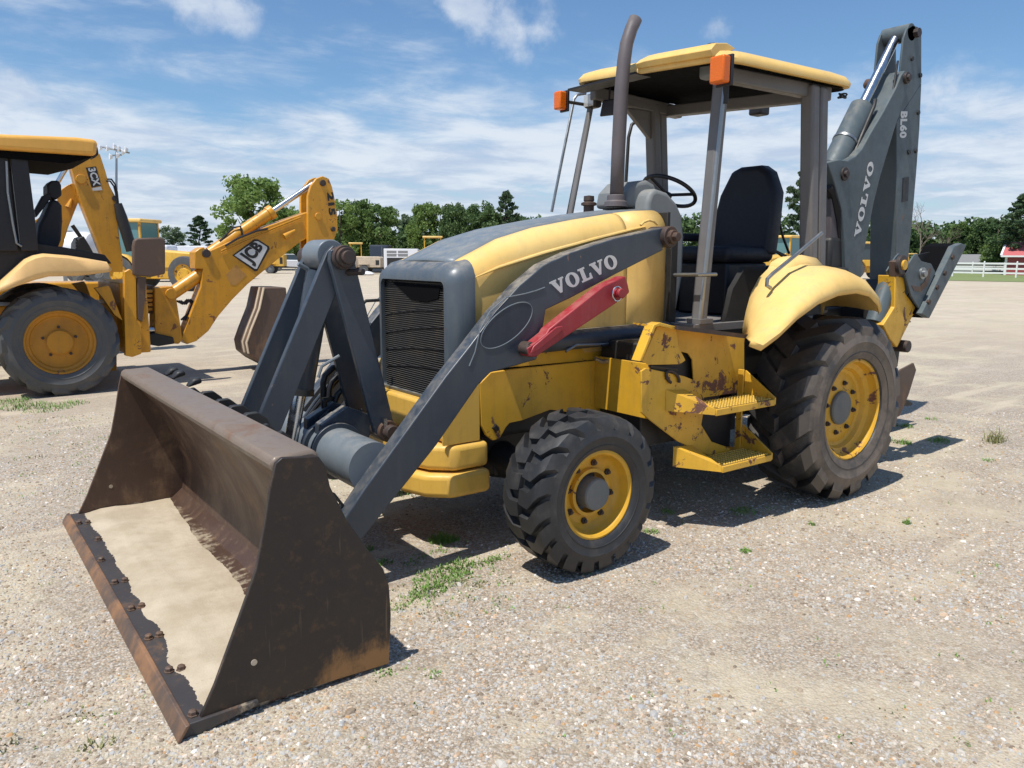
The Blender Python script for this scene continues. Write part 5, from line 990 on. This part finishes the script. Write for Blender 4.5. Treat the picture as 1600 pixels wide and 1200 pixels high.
def tree_kind(kind,seed):      # unit-ish tree, height about 10, returns (trunk mesh, crown mesh or None)
    rs=np.random.RandomState(seed); V=[];F=[]; cl=[]
    if kind=='broad':
        limb(V,F,np.array([0,0,0.]),np.array([0,0,4.5]),.28,.17,8,.1,rs)
        for k in range(11):
            a=2*PI*k/11+rs.rand(); z=2.2+rs.rand()*3.0; R_=2.2+rs.rand()*1.6; e=np.array([math.cos(a)*R_,math.sin(a)*R_,z+1.5+rs.rand()*2]); limb(V,F,np.array([0,0,z*.8]),e,.11,.03,5,.2,rs)
        for k in range(120):
            th=rs.rand()*2*PI; ph=rs.rand(); z=1.6+8.0*ph; w=3.9*math.sqrt(max(.05,1-((z-5.2)/4.9)**2)); rr=w*(.35+.65*rs.rand()**.5); cl.append((np.array([rr*math.cos(th),rr*math.sin(th),z+rs.randn()*.2]),.55+.75*rs.rand()))
        LV=leaves(cl,95,.22,seed+1,.8)
    elif kind=='tall':
        limb(V,F,np.array([0,0,0.]),np.array([.1,0,8.5]),.22,.05,8,.15,rs)
        for k in range(60):
            th=rs.rand()*2*PI; z=1.2+8.4*rs.rand(); w=2.3*math.sqrt(max(.04,1-((z-5.2)/5.0)**2))*(1 if k%3 else 1.2); rr=w*(.3+.7*rs.rand()**.5); cl.append((np.array([rr*math.cos(th),rr*math.sin(th),z]),.45+.6*rs.rand()))
        for k in range(8):
            c=cl[k*5][0]; limb(V,F,np.array([0,0,max(.8,c[2]-1.5)]),c,.07,.02,4,.1,rs)
        LV=leaves(cl,95,.21,seed+1,.85)
    elif kind=='pine':
        limb(V,F,np.array([0,0,0.]),np.array([.2,.1,9.4]),.20,.05,8,.12,rs)
        for k in range(34):
            z=3.4+6.2*(k/33)**.9; th=k*2.4+rs.rand()*.6; L=(2.5 if z<7 else 2.5*(10.2-z)/3.2)*(.55+.45*rs.rand()); e=np.array([math.cos(th)*L,math.sin(th)*L,z+.35*rs.rand()]); limb(V,F,np.array([.15*z/9,0,z-.25]),e,.05,.015,4,.08,rs)
            for q in (.55,.8,1.0): cl.append((np.array([e[0]*q,e[1]*q,z-.1+.35*q]),.30+.28*rs.rand()))
        LV=leaves(cl,60,.15,seed+1,.55,1.4)
    else:
        limb(V,F,np.array([0,0,0.]),np.array([0,0,6.5]),.2,.05,7,.1,rs)
        def rec(p,d,L,r,k):
            e=p+d*L; limb(V,F,p,e,r,r*.5,4,.05*L,rs)
            if k<4:
                for q in range(3): dd=d+rs.randn(3)*.5; dd[2]=abs(dd[2])*.8+.15; dd/=np.linalg.norm(dd); rec(p+(e-p)*(.55+.45*rs.rand()),dd,L*.68,r*.55,k+1)
        for k in range(7):
            a=2*PI*k/7; d=np.array([math.cos(a)*.7,math.sin(a)*.7,.8]); d/=np.linalg.norm(d); rec(np.array([0,0,2.5+k*.5]),d,2.0,.07,1)
        LV=None
    tm=fastmesh_poly(kind+'_trunk',V,F); cm=None
    if LV is not None: cm=LV
    return tm,cm
def fastmesh_poly(name,V,F):
    me=bpy.data.meshes.new(name); me.from_pydata(V,[],F); me.polygons.foreach_set('use_smooth',[True]*len(me.polygons)); return me
KIND={}
for kd,sd_,n in (('broad',20,3),('tall',40,3),('pine',60,3),('bare',80,2)):
    for i in range(n): KIND[kd,i]=tree_kind(kd,sd_+i)
MC={}
def mk(kd,i,leafm):
    if (kd,i,leafm) not in MC:
        tm,cm=KIND[kd,i]; t2=tm.copy(); t2.materials.append(M['bark'] if kd!='bare' else M['twig']); c2=fastmesh('crown',cm[0],cm[1],leafm,False) if cm is not None else None
        MC[kd,i,leafm]=(t2,c2)
    return MC[kd,i,leafm]
NAMES={'broad':'broadleaf_tree','tall':'broadleaf_tree','pine':'pine_tree','bare':'bare_tree'}
def tree(kd,i,leafm,px,top,wid,D,label,group='trees along the far edge of the lot'):
    b=at(px,430,D); z=at(px,top,D)[2]; w=wid/FL*D; tm,cm=mk(kd,i,leafm); o=bpy.data.objects.new(NAMES[kd],None); COL.objects.link(o); o.location=(b[0],b[1],0)
    w*=1.0 if kd!='tall' else 1.22
    base={'broad':8.2,'tall':5.0,'pine':5.2,'bare':5.6}[kd]; o.scale=(w/base,w/base,z/10.0); o.rotation_euler=(0,0,(px*1.7)%6.28)
    t=bpy.data.objects.new('trunk',tm); COL.objects.link(t); t.parent=o
    if cm: c=bpy.data.objects.new('crown',cm); COL.objects.link(c); c.parent=o
    tag(o,label,'tree',group)
L_='leaf_light'; D_='leaf_dark'; G_='leaf_mid'
TREES=[
('broad',0,L_,405,283,118,82,'large rounded light green tree rising behind the low golden JCB boom'),
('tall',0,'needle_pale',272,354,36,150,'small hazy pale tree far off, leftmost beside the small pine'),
('pine',0,'needle',316,338,46,120,'small dark pine standing alone left of the large rounded tree'),
('broad',1,G_,455,330,70,95,'lower green tree tucked behind the right side of the large rounded tree'),
('tall',1,L_,533,312,44,80,'light green tree just right of the JCB dipper top'),
('broad',2,G_,566,316,56,84,'mid green tree second right of the JCB dipper'),
('tall',2,G_,596,318,44,82,'mid green tree above the tan generator trailer'),
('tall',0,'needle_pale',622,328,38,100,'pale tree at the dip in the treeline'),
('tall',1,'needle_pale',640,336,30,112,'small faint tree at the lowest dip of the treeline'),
('broad',0,L_,662,322,50,84,'light green tree right of the dip in the treeline'),
('tall',1,G_,688,320,46,84,'mid green tree over the front corner of the grey bonnet'),
('broad',1,D_,712,320,52,82,'dark tree behind the front of the grey bonnet'),
('tall',2,G_,738,322,40,86,'bushy green tree behind the middle of the bonnet'),
('tall',0,D_,758,317,44,80,'dark pointed tree left of the tall pine over the bonnet'),
('pine',1,'needle',790,301,50,80,'tall dark pine highest above the grey bonnet'),
('broad',2,D_,800,338,70,82,'low dark tree under the tall pine over the bonnet'),
('tall',1,D_,850,345,60,84,'dark tree mostly hidden by the bonnet'),
('broad',0,D_,930,350,90,88,'dark tree hidden behind the engine bonnet'),
('broad',1,G_,1020,352,90,88,'green tree hidden behind the dash and exhaust'),
('broad',2,G_,1110,356,90,90,'green tree hidden behind the operator seat'),
('tall',1,L_,1212,362,34,95,'small light green tree just right of the seat back'),
('pine',2,'needle',1250,262,62,58,'tall open pine seen between the seat and the rear post'),
('broad',0,G_,1300,372,70,90,'green tree behind the rear canopy post'),
('tall',2,L_,1362,352,34,92,'bright green tree seen between the boom and dipper'),
('tall',0,G_,1392,350,34,92,'green tree behind the lower dipper'),
('broad',1,D_,1425,350,52,90,'low dark green tree just right of the dipper'),
('bare',0,G_,1434,305,44,78,'leafless tree with fine twigs against the sky right of the dipper'),
('tall',1,'needle_pale',1456,356,34,96,'pale green tree right of the leafless one'),
('bare',1,G_,1476,342,36,84,'second leafless tree over the stabiliser pad'),
('tall',2,G_,1495,346,30,84,'slim green tree right of the second leafless tree'),
('tall',0,D_,1514,348,42,88,'dark rounded tree above the shed roof, its left one'),
('broad',2,D_,1530,343,52,86,'dark rounded tree above the middle of the shed roof'),
('tall',1,D_,1552,346,38,84,'dark tree above the right end of the shed roof'),
('pine',0,'needle',1592,304,80,72,'big dark pine above the red barn'),
('broad',0,D_,1585,345,80,76,'dark broad tree below the big pine at the barn'),
('broad',1,L_,1552,378,40,78,'low yellow green tree left of the barn roof'),
('broad',1,D_,1650,335,90,76,'dark broad tree beyond the right edge behind the barn'),
('broad',2,D_,1720,330,95,80,'dark tree farther right behind the barn'),
('tall',0,G_,490,345,50,98,'green tree hidden behind the JCB dipper'),
('broad',1,G_,150,378,44,150,'small distant tree above the white tank trailer'),
('broad',2,G_,60,372,60,140,'distant tree behind the yellow cab'),('broad',0,G_,-40,365,80,130,'distant tree beyond the left edge'),
]
for a in TREES: tree(*a)
def scrub():
    cl=[]; rs=np.random.RandomState(9)
    for k in range(320):
        px=rs.choice([rs.uniform(515,900),rs.uniform(900,1400),rs.uniform(1375,1700)]); D=rs.uniform(86,96); b=at(px,430,D); h=rs.uniform(.6,5.2); cl.append((np.array([b[0],b[1],h]),rs.uniform(1.0,1.9)))
    V,F=leaves(cl,120,.26,3,.9); o=bpy.data.objects.new('undergrowth',fastmesh('undergrowth',V,F,'leaf_dark')); COL.objects.link(o); tag(o,'dense dark green undergrowth filling the foot of the far treeline','undergrowth',kind='stuff')
scrub()
# ------------------------------------------------------------------ grass and weeds
def blades(name,spots,mat,label,cat,seed=1):
    rs=np.random.RandomState(seed); V=[];F=[]
    for (x,y,r,n,h) in spots:
        rr=r*np.sqrt(rs.rand(n)); a=rs.rand(n)*2*PI; bx=x+rr*np.cos(a)*1.25; by=y+rr*np.sin(a)
        for i in range(n):
            hh=h*(.35+.9*rs.rand())*(1.1-.6*rr[i]/r); d=rs.rand()*2*PI; le=hh*(.3+.9*rs.rand()); w=.0022+.0028*rs.rand(); px,py=-math.sin(d)*w,math.cos(d)*w; o=len(V)
            for k,t in enumerate((0,.5,1)):
                cx=bx[i]+math.cos(d)*le*t*t; cy=by[i]+math.sin(d)*le*t*t; cz=hh*(t-.25*t*t)*1.2; ww=1-.85*t
                V+=[(cx-px*ww,cy-py*ww,cz),(cx+px*ww,cy+py*ww,cz)]
            F+=[(o,o+1,o+3,o+2),(o+2,o+3,o+5,o+4)]
    ob=bpy.data.objects.new(name,fastmesh(name,np.array(V),np.array(F),mat)); COL.objects.link(ob); tag(ob,label,cat,kind='stuff')
def spot(px,py,r,n,h): p=PZ(px,py); return (p[0],p[1],r,n,h)
G1=[spot(692,903,.13,420,.035),spot(668,925,.08,220,.03),spot(718,886,.08,160,.035),spot(688,845,.06,200,.055),spot(705,845,.04,80,.05),spot(645,768,.12,160,.05),spot(660,755,.07,120,.06),spot(595,775,.06,70,.05),
 spot(760,880,.07,60,.03),spot(770,875,.04,50,.03),spot(1165,862,.03,60,.03),spot(1417,818,.025,60,.035),spot(1269,820,.02,30,.03),spot(1018,832,.04,60,.03),spot(1045,800,.05,50,.03),spot(1160,800,.08,90,.035),
 spot(570,860,.04,50,.035),spot(600,880,.04,60,.03),spot(620,950,.05,40,.02),spot(600,1052,.03,25,.02),spot(675,1055,.03,25,.02),
 spot(40,636,.22,260,.07),spot(75,640,.18,160,.05),spot(110,632,.15,120,.06),spot(20,628,.15,150,.07),spot(1415,667,.08,90,.04),spot(1412,693,.06,110,.05),spot(1468,690,.09,120,.05),spot(1395,690,.05,40,.04),spot(1546,720,.05,40,.03),spot(1455,655,.06,50,.03)]
rs=np.random.RandomState(4)
for k in range(46): G1.append(spot(rs.uniform(520,800),rs.uniform(850,960),.05,int(rs.uniform(6,22)),.022))
for k in range(90): px,py=rs.uniform(-40,1640),rs.uniform(600,1180); G1.append(spot(px,py,.05,int(rs.uniform(3,10)),.018))
for k in range(26): G1.append(spot(rs.uniform(0,170),rs.uniform(640,800),.09,14,.02))
blades('grass',G1,'grass','short green grass sprouting through the gravel round the machines','grass',2)
blades('dry_weeds',[spot(1556,690,.10,60,.16),spot(1550,692,.05,30,.20),spot(60,715,.05,12,.05),spot(150,1165,.05,40,.03),spot(10,1165,.05,30,.03),spot(120,1120,.05,20,.02),spot(745,915,.06,60,.02),spot(700,965,.06,40,.02)],'weed','sparse dry weeds growing from the gravel','weeds',3)
def verge():
    a=PZ(1380,436.5); b=PZ(1800,445); c=PZ(1800,416); d=PZ(1380,413); mb=MB(); mb.add([(p[0],p[1],.02) for p in (a,b,c,d)],[(0,1,2,3)])
    t=NT('rough_green_verge'); n=t.noise(1.5,6,.7); M['verge']=t.set(t.mix(n,(.12,.17,.05),(.24,.27,.10)),.9); tag(part('grass_verge',mb,'verge',smooth=0),None,None,kind='structure')
verge()
def far_lawn():
    mb=MB(); pts=[(-200,421),(400,418),(900,419),(1380,420)]; lo=[PZ(a,b) for a,b in pts]; hi=[CAM+(p-CAM)*np.array([4,4,0]) for p in lo]; n=len(pts)
    mb.add([(p[0],p[1],.03) for p in lo]+[(p[0],p[1],.03) for p in hi],[(i,i+1,n+i+1,n+i) for i in range(n-1)]); tag(part('far_grass',mb,'verge',smooth=0),None,None,kind='structure')
far_lawn()
